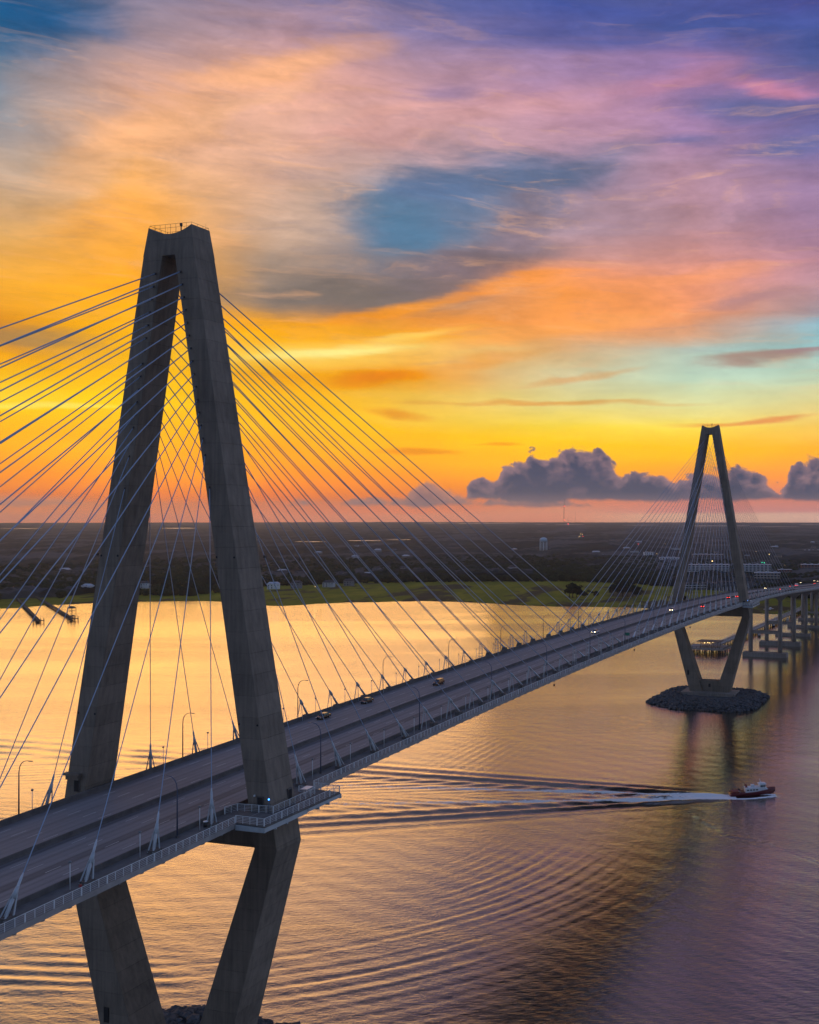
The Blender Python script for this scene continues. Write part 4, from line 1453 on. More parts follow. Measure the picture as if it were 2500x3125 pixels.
# trees of the wood front: one mass made of many crowns
def forest_points():
    pts = []
    for a in np.arange(math.atan((-250 - 1971.5) / 3119.9), math.atan((2800 - 1971.5) / 3119.9), .0052):
        d = forest_edge(a) - 10
        while d < forest_edge(a) + 950:
            if random.random() < (.93 if d < forest_edge(a) + 500 else .6):
                aa, dd = a + random.uniform(-.0026, .0026), d + random.uniform(-8, 8)
                if dd > shore_d(aa) + 12:
                    pts.append((aa, dd))
            d += 9.5 + (d - forest_edge(a)) * .012
    # scattered clumps among the houses at the left shore
    for _ in range(900):
        u = random.uniform(-150, 700)
        a = math.atan((u - 1971.5) / 3119.9)
        dd = random.uniform(1600, 1960)
        if dd > shore_d(a) + 70 and (math.sin(u * .021 + dd * .017) + math.sin(dd * .05)) > -.1:
            pts.append((a, dd))
    return pts


fp = forest_points()
HS = [(30, 1815), (85, 1812), (150, 1817), (198, 1752), (218, 1815), (240, 1750), (268, 1806), (442, 1796), (452, 1738), (835, 1798), (862, 1757), (905, 1796), (918, 1762), (1004, 1792), (1040, 1760), (1065, 1788), (1098, 1752), (1122, 1764), (1150, 1748), (1232, 1745),
      (1274, 1752), (1305, 1751), (1400, 1757), (1426, 1752), (1495, 1755), (1512, 1753), (1565, 1745), (1612, 1756), (2135, 1800), (2235, 1796), (2303, 1772), (2342, 1778), (2150, 1775), (2490, 1745), (2395, 1752), (2462, 1776), (2045, 1716), (2100, 1780), (2200, 1780), (1980, 1702)]
_keep = []
for a_, d_ in fp:
    ok = True
    for u_, v_ in HS:
        q_ = px(u_, v_, .6)
        ah, dh = azd(q_.x, q_.y)
        wd = 13 if u_ < 1900 else 38
        if abs(a_ - ah) * dh < wd and -150 < d_ - dh < 16:
            ok = False
            break
    if ok:
        _keep.append((a_, d_))
fp = _keep
me = bpy.data.meshes.new('woodland')
me.from_pydata([pol(a, d, .5) for a, d in fp], [], [])
wood = bpy.data.objects.new('woodland', me)
COL.objects.link(wood)
tag(wood, 'dense dark green woodland stretching along behind the marsh', 'woodland', kind='stuff')
gn = bpy.data.node_groups.new('crowns', 'GeometryNodeTree')
gn.interface.new_socket('Geometry', in_out='INPUT', socket_type='NodeSocketGeometry')
gn.interface.new_socket('Geometry', in_out='OUTPUT', socket_type='NodeSocketGeometry')
g = NT(gn)
gi, go = g.n('NodeGroupInput'), g.n('NodeGroupOutput')
geos = []
for sd in range(4):
    ico = g.n('GeometryNodeMeshIcoSphere')
    ico.inputs['Radius'].default_value = 1.0
    ico.inputs['Subdivisions'].default_value = 4
    spn = g.n('GeometryNodeSetPosition')
    g.l(ico.outputs[0], spn.inputs['Geometry'])
    pos = g.n('GeometryNodeInputPosition')
    off = g.n('ShaderNodeVectorMath', operation='ADD')
    g.l(pos.outputs[0], off.inputs[0])
    off.inputs[1].default_value = (sd * 7.3, sd * 3.1, sd * 1.7)
    nz = g.n('ShaderNodeTexNoise')
    nz.inputs['Scale'].default_value = 1.5
    nz.inputs['Detail'].default_value = 4
    nz.inputs['Roughness'].default_value = .75
    g.l(off.outputs[0], nz.inputs['Vector'])
    sc_ = g.n('ShaderNodeVectorMath', operation='SCALE')
    g.l(pos.outputs[0], sc_.inputs[0])
    g.l(g.math('ADD', g.math('MULTIPLY', nz.outputs[0], 2.2), -.15), sc_.inputs['Scale'])
    fl_ = g.n('ShaderNodeVectorMath', operation='MULTIPLY_ADD')
    g.l(sc_.outputs[0], fl_.inputs[0])
    fl_.inputs[1].default_value = (1, 1, .95)
    fl_.inputs[2].default_value = (0, 0, 1.05)
    g.l(fl_.outputs[0], spn.inputs['Position'])
    sm_ = g.n('GeometryNodeSetMaterial')
    sm_.inputs['Material'].default_value = MLEAF if sd % 2 else MLEAF2
    g.l(spn.outputs[0], sm_.inputs['Geometry'])
    geos.append(sm_.outputs[0])
g2i = g.n('GeometryNodeGeometryToInstance')
for q in geos:
    g.l(q, g2i.inputs[0])
iop = g.n('GeometryNodeInstanceOnPoints')
g.l(gi.outputs[0], iop.inputs['Points'])
g.l(g2i.outputs[0], iop.inputs['Instance'])
iop.inputs['Pick Instance'].default_value = True


def rnd(lo, hi, seed, vec=False):
    r = g.n('FunctionNodeRandomValue', data_type='FLOAT_VECTOR' if vec else 'FLOAT')
    i0 = 0 if vec else 2
    r.inputs[i0].default_value = lo
    r.inputs[i0 + 1].default_value = hi
    r.inputs['Seed'].default_value = seed
    return r.outputs[0 if vec else 1]


g.l(rnd((3.4, 3.4, 4.0), (6.6, 6.6, 6.6), 3, True), iop.inputs['Scale'])
g.l(rnd((0, 0, 0), (0, 0, 6.28), 5, True), iop.inputs['Rotation'])
g.l(iop.outputs[0], go.inputs[0])
md = wood.modifiers.new('crowns', 'NODES')
md.node_group = gn


# single trees one can pick out
def tree(x, y, h, r, lab, seed, grp='dark trees standing in the marsh'):
    rr = random.Random(seed)
    rt = empty('tree', (x, y, .85), label=lab, cat='tree', group=grp)
    tr = MB().tube([(0, 0, -.4), (.1 * h * .1, 0, h * .3), (0, .05 * h, h * .6)], [h * .035, h * .025, h * .012], 6)
    for k in range(5):
        an = rr.uniform(0, 6.28)
        tr.tube([(0, 0, h * (.25 + .06 * k)), (math.cos(an) * r * .55, math.sin(an) * r * .55, h * (.5 + .07 * k))], [h * .014, h * .005], 5)
    tr.build('trunk', MTRUNK, rt)
    cr = MB()
    clumps = [(rr.gauss(0, r * .42), rr.gauss(0, r * .42), h * rr.uniform(.34, .92)) for _ in range(16)]
    for cx_, cy_, cz_ in clumps:
        cr_ = r * rr.uniform(.30, .50)
        for _ in range(60):
            th, z = rr.uniform(0, 6.28), rr.uniform(-.8, 1)
            q = cr_ * rr.uniform(.6, 1.1)
            c = Vector((cx_ + q * math.cos(th) * math.sqrt(1 - z * z), cy_ + q * math.sin(th) * math.sqrt(1 - z * z), cz_ + q * z * .8))
            n_ = Vector((rr.gauss(0, 1), rr.gauss(0, 1), rr.gauss(0, 1) + .6)).normalized()
            a = n_.orthogonal().normalized() * rr.uniform(.45, .9)
            b = n_.cross(a)
            cr.add([c - a - b * .6, c + a - b * .5, c + a * .7 + b, c - a * .6 + b * .8], [(0, 1, 2, 3)])
    cr.build('crown', MLEAF2, rt)
    return rt


ti = 0
TC = {}
for u, v, h, r in sorted(((1738, 1824, 20, 7.5), (1748, 1825, 22, 8.5), (1760, 1823, 19, 7.5), (1772, 1822, 13, 5.5), (1783, 1823, 10, 5), (1886, 1822, 21, 9), (1900, 1820, 24, 9.5), (1915, 1822, 22, 9), (1930, 1825, 19, 8), (1944, 1824, 15, 7), (1872, 1818, 16, 7),
                   (2088, 1838, 9, 5), (1818, 1822, 8, 4.5), (2390, 1815, 20, 9), (2410, 1812, 18, 8), (2436, 1800, 15, 8), (2375, 1818, 16, 8), (478, 1803, 17, 10), (492, 1801, 14, 8), (630, 1790, 17, 9), (648, 1788, 19, 10), (665, 1788, 17, 9))):
    q = px(u, v, .85)
    where = 'in the small clump in mid marsh' if u < 1800 and u > 1700 else 'in the clump left of the far tower' if 1800 < u < 1960 else 'by the shore beside the far tower legs' if 1960 < u < 2200 else 'beyond the approach piers' if u > 2200 else 'on the marsh between the near tower legs'
    ti += 1
    TC[where] = TC.get(where, 0) + 1
    tree(q.x, q.y, h, r, 'dark bushy tree, %s from the left %s' % (ORD[TC[where] - 1], where), ti, 'dark trees %s' % where)


# ------------------------------------------------------------------ houses and larger buildings
WCOL = {'white': (0.82, 0.83, 0.85), 'grey': (0.25, 0.26, 0.28), 'tan': (0.30, 0.25, 0.20), 'brick': (0.20, 0.075, 0.055), 'pale': (0.48, 0.50, 0.53)}
MW = {k: mat(k + '_wall_paint', v, .8, nvar=.1) for k, v in WCOL.items()}
MROOFD = mat('dark_shingle', (0.07, 0.07, 0.08), .9, nvar=.2)
MROOFL = mat('pale_metal_roof', (0.50, 0.53, 0.58), .5, nvar=.1)


def house(q, w_, dp, h, rz, wall, roof, lab, grp='houses along the far shore'):
    rt = empty('house', (q.x, q.y, .6), rz, label=lab, cat='house', group=grp)
    MB().box((0, 0, h / 2), (w_, dp, h)).box((w_ * .3, -dp * .55, h * .35), (w_ * .4, dp * .3, h * .7)).build('wall', MW[wall], rt)
    r = MB()
    e = .6
    r.add([(-w_ / 2 - e, -dp / 2 - e, h), (w_ / 2 + e, -dp / 2 - e, h), (w_ / 2 + e, dp / 2 + e, h), (-w_ / 2 - e, dp / 2 + e, h), (-w_ / 2 + dp * .32, 0, h + dp * .34), (w_ / 2 - dp * .32, 0, h + dp * .34)],
          [(3, 2, 1, 0), (0, 1, 5, 4), (1, 2, 5), (2, 3, 4, 5), (3, 0, 4)])
    # dormer gables on the river side
    for k in (-.25, .15):
        x = k * w_
        r.add([(x - 1.8, -dp / 2 - e, h), (x + 1.8, -dp / 2 - e, h), (x, -dp / 2 - e, h + 2.2), (x, 0, h + 2.2)], [(0, 1, 2), (1, 3, 2), (0, 2, 3)])
    rf = r.build('roof', MROOFL if roof == 'pale' else MROOFD, rt)
    MB().box((w_ * .28, dp * .1, h + dp * .34), (1.0, 1.0, 2.4)).build('chimney', MW['brick'], rf)
    for fl in range(2):
        for k in range(4):
            x = (-.38 + .25 * k) * w_
            if k == 3 and fl == 0:
                continue
            MB().box((x, -dp / 2 - .04, h * (.28 + .42 * fl)), (1.5, .12, 1.7)).build('window', MGLASS, rt)
    return rt


hs = [(30, 1815, 'tan', 'dark'), (85, 1812, 'grey', 'dark'), (150, 1817, 'pale', 'dark'), (198, 1752, 'grey', 'pale'), (218, 1815, 'white', 'dark'), (240, 1750, 'white', 'dark'), (268, 1806, 'white', 'pale'), (442, 1796, 'white', 'dark'), (452, 1738, 'pale', 'dark'),
      (835, 1798, 'white', 'pale'), (862, 1757, 'white', 'pale'), (905, 1796, 'grey', 'dark'), (918, 1762, 'pale', 'dark'), (1004, 1792, 'pale', 'dark'), (1040, 1760, 'grey', 'dark'), (1065, 1788, 'grey', 'dark'), (1098, 1752, 'brick', 'dark'), (1122, 1764, 'white', 'pale'), (1150, 1748, 'grey', 'dark'), (1232, 1745, 'grey', 'dark'),
      (1274, 1752, 'pale', 'dark'), (1305, 1751, 'white', 'dark'), (1400, 1757, 'white', 'dark'), (1426, 1752, 'white', 'dark'), (1495, 1755, 'white', 'dark'), (1512, 1753, 'white', 'dark'), (1565, 1745, 'pale', 'dark'), (1612, 1756, 'tan', 'dark'), (2480, 1738, 'brick', 'dark')]
nth = 0
for u, v, wl, rf_ in hs[:-1]:
    nth += 1
    q = px(u, v, .6)
    house(q, random.uniform(15, 21), random.uniform(9, 12), random.uniform(7, 9.5), AZ - math.pi / 2 + math.pi + random.uniform(-.5, .5) + math.pi, wl, rf_,
          '%s house with %s roof, %s from the left along the far shore' % (wl, rf_, ORD[nth - 1]))


def block(q, w_, dp, h, rz, wall, lab, floors, cols_, roofm=MROOFL, name='apartment_building', steps=()):
    rt = empty(name, (q.x, q.y, .4), rz, label=lab, cat='building', group='larger buildings behind the far tower')
    MB().box((0, 0, h / 2), (w_, dp, h)).build('wall', MW[wall], rt)
    r = MB().box((0, 0, h + .25), (w_ + 1.6, dp + 1.6, .5))
    for k in range(int(w_ // 14)):
        r.box((-w_ / 2 + 8 + 14 * k, random.uniform(-2, 2), h + 1.3), (random.uniform(3, 7), 4, 1.6))
    r.build('roof', roofm, rt)
    fh = h / floors
    for f in range(floors):
        MB().box((0, -dp / 2 - .9, fh * (f + .05)), (w_ * .96, 1.8, .28)).build('balcony', MW['white'], rt)
        for k in range(cols_):
            if floors * cols_ <= 80:
                MB().box((-w_ * .46 + w_ * .92 * k / (cols_ - 1), -dp / 2 - .03, fh * (f + .55)), (w_ / cols_ * .55, .1, fh * .55)).build('window', MGLASS, rt)
    return rt


rzb = AZ - math.pi / 2
block(px(2150, 1762, .4), 92, 20, 24, rzb + .05, 'pale', 'long six storey block with pale roof between the far tower legs', 6, 13)
block(px(2303, 1762, .4), 62, 20, 24, rzb - .1, 'pale', 'six storey block with white roof right of the far tower leg', 6, 9)
block(px(2342, 1778, .4), 44, 20, 17, rzb - .15, 'tan', 'four storey block with broad flat pale roof right of the far tower', 4, 8)
block(px(2135, 1800, .4), 70, 14, 11, rzb + .1, 'grey', 'low terrace with white trim at the marsh edge between the far tower legs', 3, 12, MROOFD)
block(px(2235, 1796, .4), 40, 14, 11, rzb, 'grey', 'low dark terrace close to the right leg of the far tower', 3, 8, MROOFD)
block(px(2045, 1716, .4), 52, 22, 12, rzb + .1, 'white', 'wide white two storey hall among trees left of the far tower', 3, 8)
block(px(1980, 1702, .4), 26, 16, 15, rzb + .3, 'white', 'small white block among trees farther left of the far tower', 3, 5)
block(px(2160, 1708, .4), 80, 22, 14, rzb, 'tan', 'wide tan building with a lit wall lamp behind the far tower', 3, 12)
block(px(2395, 1752, .4), 26, 16, 9, rzb, 'brick', 'small brick building with pale roof right of the cables', 2, 5)
block(px(2490, 1745, .4), 60, 24, 15, rzb - .1, 'brick', 'red brick building with pale roof at the right edge', 3, 9)
block(px(2478, 1685, .4), 60, 30, 6, rzb, 'white', 'low white shed far off at the right edge', 1, 6, name='shed')
gq = px(2462, 1776, .4)
gc = empty('sports_court', (gq.x, gq.y, .4), rzb, label='green screened sports court beyond the approach road at right', cat='sports court')
MB().box((0, 0, 2.6), (24, .3, 5.2)).box((0, 12, 2.6), (24, .3, 5.2)).build('screen', mat('green_screen', (0.02, .30, .17), .6), gc)
MB().box((0, 6, .15), (24, 11.6, .3)).build('court', mat('green_court', (0.02, .16, .10), .8), gc)

# curving pale access road
rdm = MB()
pts = [px(u, v, 1.2) for u, v in ((2318, 1812), (2360, 1793), (2400, 1768), (2420, 1757), (2460, 1758), (2520, 1764), (2600, 1775))]
L1 = [(p.x - 4, p.y, 1.2) for p in pts]
L2 = [(p.x + 5, p.y, 1.2) for p in pts]
rdm.loft([L1, L2], False, False, False).build('road', mat('pale_road', (.22, .21, .21), .9), kind='structure')

# small pale buildings far off among the woods
fs = []
for _ in range(32):
    u = random.choice([random.uniform(900, 1260), random.uniform(1800, 2120), random.uniform(2300, 2500), random.uniform(700, 2500)])
    fs.append((u, random.uniform(1636, 1706)))
fs.sort()
for i, (u, v) in enumerate(fs):
    q = px(u, v, 13)
    fb_ = empty('far_building', (q.x, q.y, 8.0), AZ - math.pi / 2 + random.uniform(-.6, .6), label='tiny building far off among the woods, %s from the left' % ORD[i], cat='building', group='tiny buildings far off among the woods')
    w_, h_ = random.uniform(9, 24), random.uniform(4, 6.5)
    MB().box((0, 0, h_ / 2), (w_, 14, h_)).build('wall', MW[random.choice(['pale', 'tan', 'grey', 'grey'])], fb_)
    MB().add([(-w_ / 2 - 1, -8, h_), (w_ / 2 + 1, -8, h_), (w_ / 2 + 1, 8, h_), (-w_ / 2 - 1, 8, h_), (-w_ / 2 + 2, 0, h_ + 3), (w_ / 2 - 2, 0, h_ + 3)], [(3, 2, 1, 0), (0, 1, 5, 4), (1, 2, 5), (2, 3, 4, 5), (3, 0, 4)]).build('roof', MROOFL if i % 3 == 0 else MROOFD, fb_)

# water tower
q = px(1659, 1689, .5)
wt = empty('water_tower', (q.x, q.y, .5), label='pale blue water tower on many legs rising from the woods', cat='water tower')
HW, RW = 44.0, 11.5
tk = MB()
prof = [(HW - 9, RW * .25), (HW - 8.2, RW * .8), (HW - 7, RW), (HW - 1, RW), (HW + 1.8, RW * .86), (HW + 4.0, RW * .55), (HW + 5.0, RW * .2)]
tk.loft([[(r * math.cos(2 * math.pi * k / 20), r * math.sin(2 * math.pi * k / 20), z) for k in range(20)] for z, r in prof], True, True)
MTANK = mat('tank_paint', (.50, .62, .70), .5)
tk.build('tank', MTANK, wt)
for k in range(12):
    an = 2 * math.pi * k / 12
    MB().tube([(RW * 1.02 * math.cos(an), RW * 1.02 * math.sin(an), 0), (RW * .97 * math.cos(an), RW * .97 * math.sin(an), HW - 6)], .55, 5).build('leg', MTANK, wt)
MB().tube([(0, 0, 0), (0, 0, HW - 8)], 1.3, 8).build('riser_pipe', MTANK, wt)
MB().tube([(RW * 1.04 * math.cos(2 * math.pi * k / 20), RW * 1.04 * math.sin(2 * math.pi * k / 20), HW - 5) for k in range(21)], .25, 4).build('catwalk', MTANK, wt)

# radio masts
for i, (u, vt, vb, lamps) in enumerate(((1723, 1521, 1602, (1587, 1545)), (1734, 1578, 1602, (1599,)), (1756, 1560, 1602, ()), (1720, 1540, 1602, ()))):
    q = px(u, vb, 9)
    D = math.hypot(q.x - CAM.x, q.y - CAM.y)
    zz = lambda v: CAM.z - (v - 1572.5) / 3119.9 * D * math.cos(math.atan((u - 1971.5) / 3119.9))
    mm = empty('radio_mast', (q.x, q.y, 0), label='thin radio mast on the horizon, %s' % ['tallest, with red lamps', 'shortest, with a red lamp', 'rightmost of the four', 'unlit, leftmost of the four'][i], cat='radio mast', group='radio masts on the horizon')
    m = MB()
    for k in range(3):
        an = 2.09 * k
        m.tube([(1.4 * math.cos(an), 1.4 * math.sin(an), 8), (1.0 * math.cos(an), 1.0 * math.sin(an), zz(vt))], .55, 4)
    zq = 12
    while zq < zz(vt) - 6:
        m.tube([(1.3, 0, zq), (-.65, 1.1, zq + 4), (-.65, -1.1, zq + 8)], .25, 3)
        zq += 8
    m.build('lattice', MDARK, mm)
    for v in lamps:
        MB().tube([(0, 0, zz(v) - 3), (0, 0, zz(v) + 3)], 2.6, 8).build('lamp', MREDL, mm)

# lit street lamps and lit spots in the town
LL = [(2155, 1692, 14, 'w', 1.0), (2174, 1713, 12, 'w', 1.5), (2125, 1692, 10, 'g', .6), (2186, 1701, 8, 'w', .5), (2308, 1684, 8, 'w', .5), (2322, 1685, 8, 'w', .5), (2348, 1692, 12, 'w', .8), (2395, 1726, 9, 'w', .7), (2402, 1723, 9, 'w', .8), (2344, 1750, 9, 'w', .7), (2369, 1752, 9, 'w', .7),
      (1958, 1671, 8, 'g', .6), (2005, 1691, 8, 'w', .5), (1948, 1660, 8, 'r', .4), (1773, 1630, 10, 'w', 1.6), (1778, 1631, 10, 'w', 1.4), (1766, 1639, 8, 'w', 1.6), (1770, 1637, 8, 'w', 1.6), (1780, 1637, 8, 'r', 1.8), (1790, 1632, 8, 'r', .8), (1919, 1670, 8, 'w', .5), (1871, 1702, 8, 'g', .4),
      (2333, 1718, 22, 'g', .8), (2326, 1717, 22, 'g', .8), (962, 1790, 4, 'w', .5), (2490, 1838, 6, 'w', .5), (2480, 1842, 6, 'w', .4), (1985, 1668, 9, 'w', .4), (2030, 1660, 9, 'w', .35), (2262, 1700, 9, 'w', .4), (2238, 1655, 9, 'w', .35), (2360, 1640, 9, 'w', .3)]
LC = {}
for i, (u, v, h, c, s_) in enumerate(sorted(LL)):
    LC[c] = LC.get(c, 0) + 1
    # v is where the lamp itself shows; find the ground point that puts it there
    q = px(u, v, h)
    lo = empty('town_light', (q.x, q.y, .5), label='%s town lamp beyond the river, %s of its colour from the left' % ({'w': 'warm', 'g': 'green', 'r': 'red'}[c], ORD[LC[c] - 1]), cat='street lamp', group='%s lamps in the town beyond the river' % {'w': 'warm', 'g': 'green', 'r': 'red'}[c])
    MB().tube([(0, 0, 0), (0, 0, h - 1.2)], .12, 5).build('post', MLAMP, lo)
    MB().tube([(0, 0, h - 1.2), (0, 0, h - .7), (0, 0, h + .5), (0, 0, h + 1.0)], [s_ * .3, s_ * .8, s_ * .8, s_ * .3], 8).build('lamp', {'w': MWARM, 'g': MGRN, 'r': MREDL}[c], lo)


# ------------------------------------------------------------------ docks at the left shore
def dock(a, b, lab, head):
    a, b = Vector((a[0], a[1], 0)), Vector((b[0], b[1], 0))
    rt = empty('dock', b, label=lab, cat='dock', group='timber docks reaching out from the left shore')
    d = (a - b)
    L = d.length
    d.normalize()
    n = Vector((-d.y, d.x, 0))
    rz = math.atan2(d.y, d.x)
    m = MB()
    c = d * (L / 2)
    m.box((c.x, c.y, 2.2), (L, 2.6, .3), rz)
    m.build('decking', MWOOD, rt)
    m = MB()
    k = 0
    while k < L:
        for s in (-1.2, 1.2):
            p = d * k + n * s
            m.tube([(p.x, p.y, -1), (p.x, p.y, 3.3)], .2, 5)
        k += 4.5
    m.build('pile_row', MWOOD, rt, kind='stuff')
    m = MB()
    for s in (-1.25, 1.25):
        p0, p1 = n * s, d * L + n * s
        m.tube([(p0.x, p0.y, 3.3), (p1.x, p1.y, 3.3)], .09, 4)
    m.build('handrail', MWOOD, rt)
    m = MB()
    m.box((0, 0, 2.2), (7, 11, .3), rz)
    for s in (-5, -2, 2, 5):
        for t_ in (-3, 3):
            p = n * s + d * t_
            m.tube([(p.x, p.y, -1), (p.x, p.y, 4.6)], .24, 5)
    m.build('dock_head', MWOOD, rt)
    if head:
        m = MB()
        for s in (-2, 2):
            for t_ in (-2, 2):
                p = n * s + d * t_
                m.tube([(p.x, p.y, 2.3), (p.x, p.y, 5.0)], .15, 4)
        m.add([(x, y, 5.0) for x, y in [tuple((n * s + d * t_).xy) for s, t_ in ((-2.8, -2.8), (2.8, -2.8), (2.8, 2.8), (-2.8, 2.8))]] + [(0, 0, 6.6)], [(3, 2, 1, 0), (0, 1, 4), (1, 2, 4), (2, 3, 4), (3, 0, 4)])
        m.build('shelter', MWOOD, rt)


dock((930, 1090), (702, 803), 'left timber dock on piles reaching out from the left shore', False)
dock((960, 1090), (729, 784), 'right timber dock with a small shelter at its end', True)
q = px(219, 1872, 0)
bl_ = empty('boat_lift', (q.x, q.y, 0), label='open timber frame boat lift in the water beside the right dock', cat='boat lift')
m = MB()
for sx in (-2.8, 2.8):
    for sy in (-3.5, 3.5):
        m.tube([(sx, sy, -1), (sx, sy, 6.5)], .25, 5)
for z in (3.0, 6.3):
    for sx in (-2.8, 2.8):
        m.tube([(sx, -3.5, z), (sx, 3.5, z)], .18, 4)
    for sy in (-3.5, 3.5):
        m.tube([(-2.8, sy, z), (2.8, sy, z)], .18, 4)
m.build('frame', MWOOD, bl_)
m = MB().add([(-3.3, -4, 6.5), (3.3, -4, 6.5), (3.3, 4, 6.5), (-3.3, 4, 6.5), (0, -3, 8.6), (0, 3, 8.6)], [(3, 2, 1, 0), (0, 1, 4), (1, 2, 5, 4), (2, 3, 5), (3, 0, 4, 5)])
m.build('roof', MWOOD, bl_)

# ------------------------------------------------------------------ fishing pier beyond the far tower
P1 = Vector((682, 50, 0))
P2 = Vector((1085, 26, 0))
fp_ = empty('fishing_pier', P1, label='long pale fishing pier running ashore beside the approach piers', cat='pier')
d = (P2 - P1)
LP_ = d.length
d.normalize()
n = Vector((-d.y, d.x, 0))
rz = math.atan2(d.y, d.x)
ZD = 4.6
c = d * (LP_ / 2)
MB().box((c.x, c.y, ZD - .45), (LP_, 7.5, .9), rz).build('pier_walkway', MDECK, fp_)
MB().box((2, 2, ZD - .7), (26, 34, 1.5), rz).build('pier_head', MDECK, fp_)
for y in (-16, -10, -4, 2, 8, 14, 18):
    for x in (-10, -3, 5, 13):
        p = d * x + n * y
        MB().tube([(p.x, p.y, -1), (p.x, p.y, ZD - 1.2)], .45, 6).build('pile', MDARK, fp_)
k = 20
m = MB()
while k < LP_:
    for s in (-3, 3):
        p = d * k + n * s
        m.tube([(p.x, p.y, -1), (p.x, p.y, ZD - .6)], .4, 5)
    k += 9
m.build('pile_row', MDARK, fp_, kind='stuff')
m = MB()
for s in (-3.7, 3.7):
    for z in (.55, 1.1):
        p0, p1 = d * 15 + n * s, d * LP_ + n * s
        m.tube([(p0.x, p0.y, ZD + z), (p1.x, p1.y, ZD + z)], .06, 4)
    k = 15
    while k < LP_:
        p = d * k + n * s
        m.box((p.x, p.y, ZD + .55), (.16, .16, 1.1), rz)
        if int(k) % 24 == 15:
            m.tube([(p.x, p.y, ZD), (p.x, p.y, ZD + 3.4)], .08, 4)
        k += 3
m.build('handrail', MRAIL, fp_)
m = MB()
cor = [(-11, -15), (15, -15), (15, 19), (-11, 19)]
for (x0, y0), (x1, y1) in zip(cor, cor[1:] + cor[:1]):
    nseg = 10
    for i in range(nseg):
        p = d * (x0 + (x1 - x0) * i / nseg) + n * (y0 + (y1 - y0) * i / nseg)
        m.box((p.x, p.y, ZD + .6), (.35, .35, 1.3), rz)
    p0, p1 = d * x0 + n * y0, d * x1 + n * y1
    m.tube([(p0.x, p0.y, ZD + 1.1), (p1.x, p1.y, ZD + 1.1)], .08, 4)
m.build('head_railing', MWOOD, fp_)
pv = MB()
for x in (-5, 0, 5):
    for y in (-8, -3, 2, 7):
        p = d * x + n * y
        pv.tube([(p.x, p.y, ZD), (p.x, p.y, ZD + 4.8)], .22, 5)
pv.build('shelter_posts', MWOOD, fp_, kind='stuff')
MB().box((d * 0 + n * 0).to_tuple()[:2] + (ZD + 5.05,), (14, 20, .5), rz).build('shelter_roof', MDARK, fp_)
m = MB()
for x, y in ((-3, 4), (0, 2), (2, -2), (-2, 0)):
    p = d * x + n * y
    m.tube([(p.x, p.y, ZD + 3.4), (p.x, p.y, ZD + 3.8)], .35, 6)
m.build('shelter_lamps', MWARM, fp_)


def small_boat(q, rz, lab, canopy, col):
    rt = empty('motor_boat', (q.x, q.y, 0), rz, label=lab, cat='motor boat', group='small boats moored by the fishing pier')
    rings = []
    for x, w_, z1 in ((-4.5, 1.5, 1.1), (-1, 1.7, 1.15), (2.5, 1.2, 1.3), (4.2, .5, 1.5), (5.0, .05, 1.6)):
        rings.append([(x, -w_ * .6, -.2), (x, w_ * .6, -.2), (x, w_, z1), (x, -w_, z1)])
    MB().loft(rings).build('hull', col, rt)
    MB().box((-.3, 0, 1.8), (2.2, 2.0, 1.4)).build('cabin', MWHITE, rt)
    if canopy:
        MB().box((-.6, 0, 3.2), (4.0, 2.6, .12)).build('canopy', MWHITE, rt)
        MB().tube([(-2.3, -1.1, 1.1), (-2.3, -1.1, 3.2)], .06, 4).tube([(-2.3, 1.1, 1.1), (-2.3, 1.1, 3.2)], .06, 4).build('canopy_post', MSTEEL, rt)


small_boat(px(2405, 1893, 0), rz, 'white motor boat under a canopy beside the fishing pier, nearer the shore', True, MWHITE)
small_boat(px(2362, 1912, 0), rz + .2, 'dark hulled boat beside the fishing pier between two bridge columns', False, MDARK)
small_boat(px(2318, 1942, 0), rz + .1, 'dark boat beside the fishing pier close to its head', True, MDARK)
small_boat(px(2343, 1862, 0), 1.9, 'small white boat on the marsh edge right of the far tower', False, MWHITE)
small_boat(px(2352, 1860, 0), 2.4, 'second small white boat on the marsh edge right of the far tower', False, MWHITE)

# ------------------------------------------------------------------ the pilot boat
bx_, by_ = LD(BOAT_S[0] + 7.6, BOAT_S[1] + 3.6)
hd = math.atan2(RV0.y, RV0.x) + R_(8)
pb = empty('pilot_boat', (bx_, by_, 0.1), hd, label='dark red hulled boat with white cabin speeding right with a foaming wake', cat='boat')
pb.rotation_euler = (0, R_(-1.2), hd)
pb.scale = (.94, .94, .94)


def hull_ring(x, w_, zt, zk):
    return [(x, -w_, zt), (x, -w_ * .93, zt * .4), (x, -w_ * .5, zk), (x, 0, zk - .25), (x, w_ * .5, zk), (x, w_ * .93, zt * .4), (x, w_, zt)]


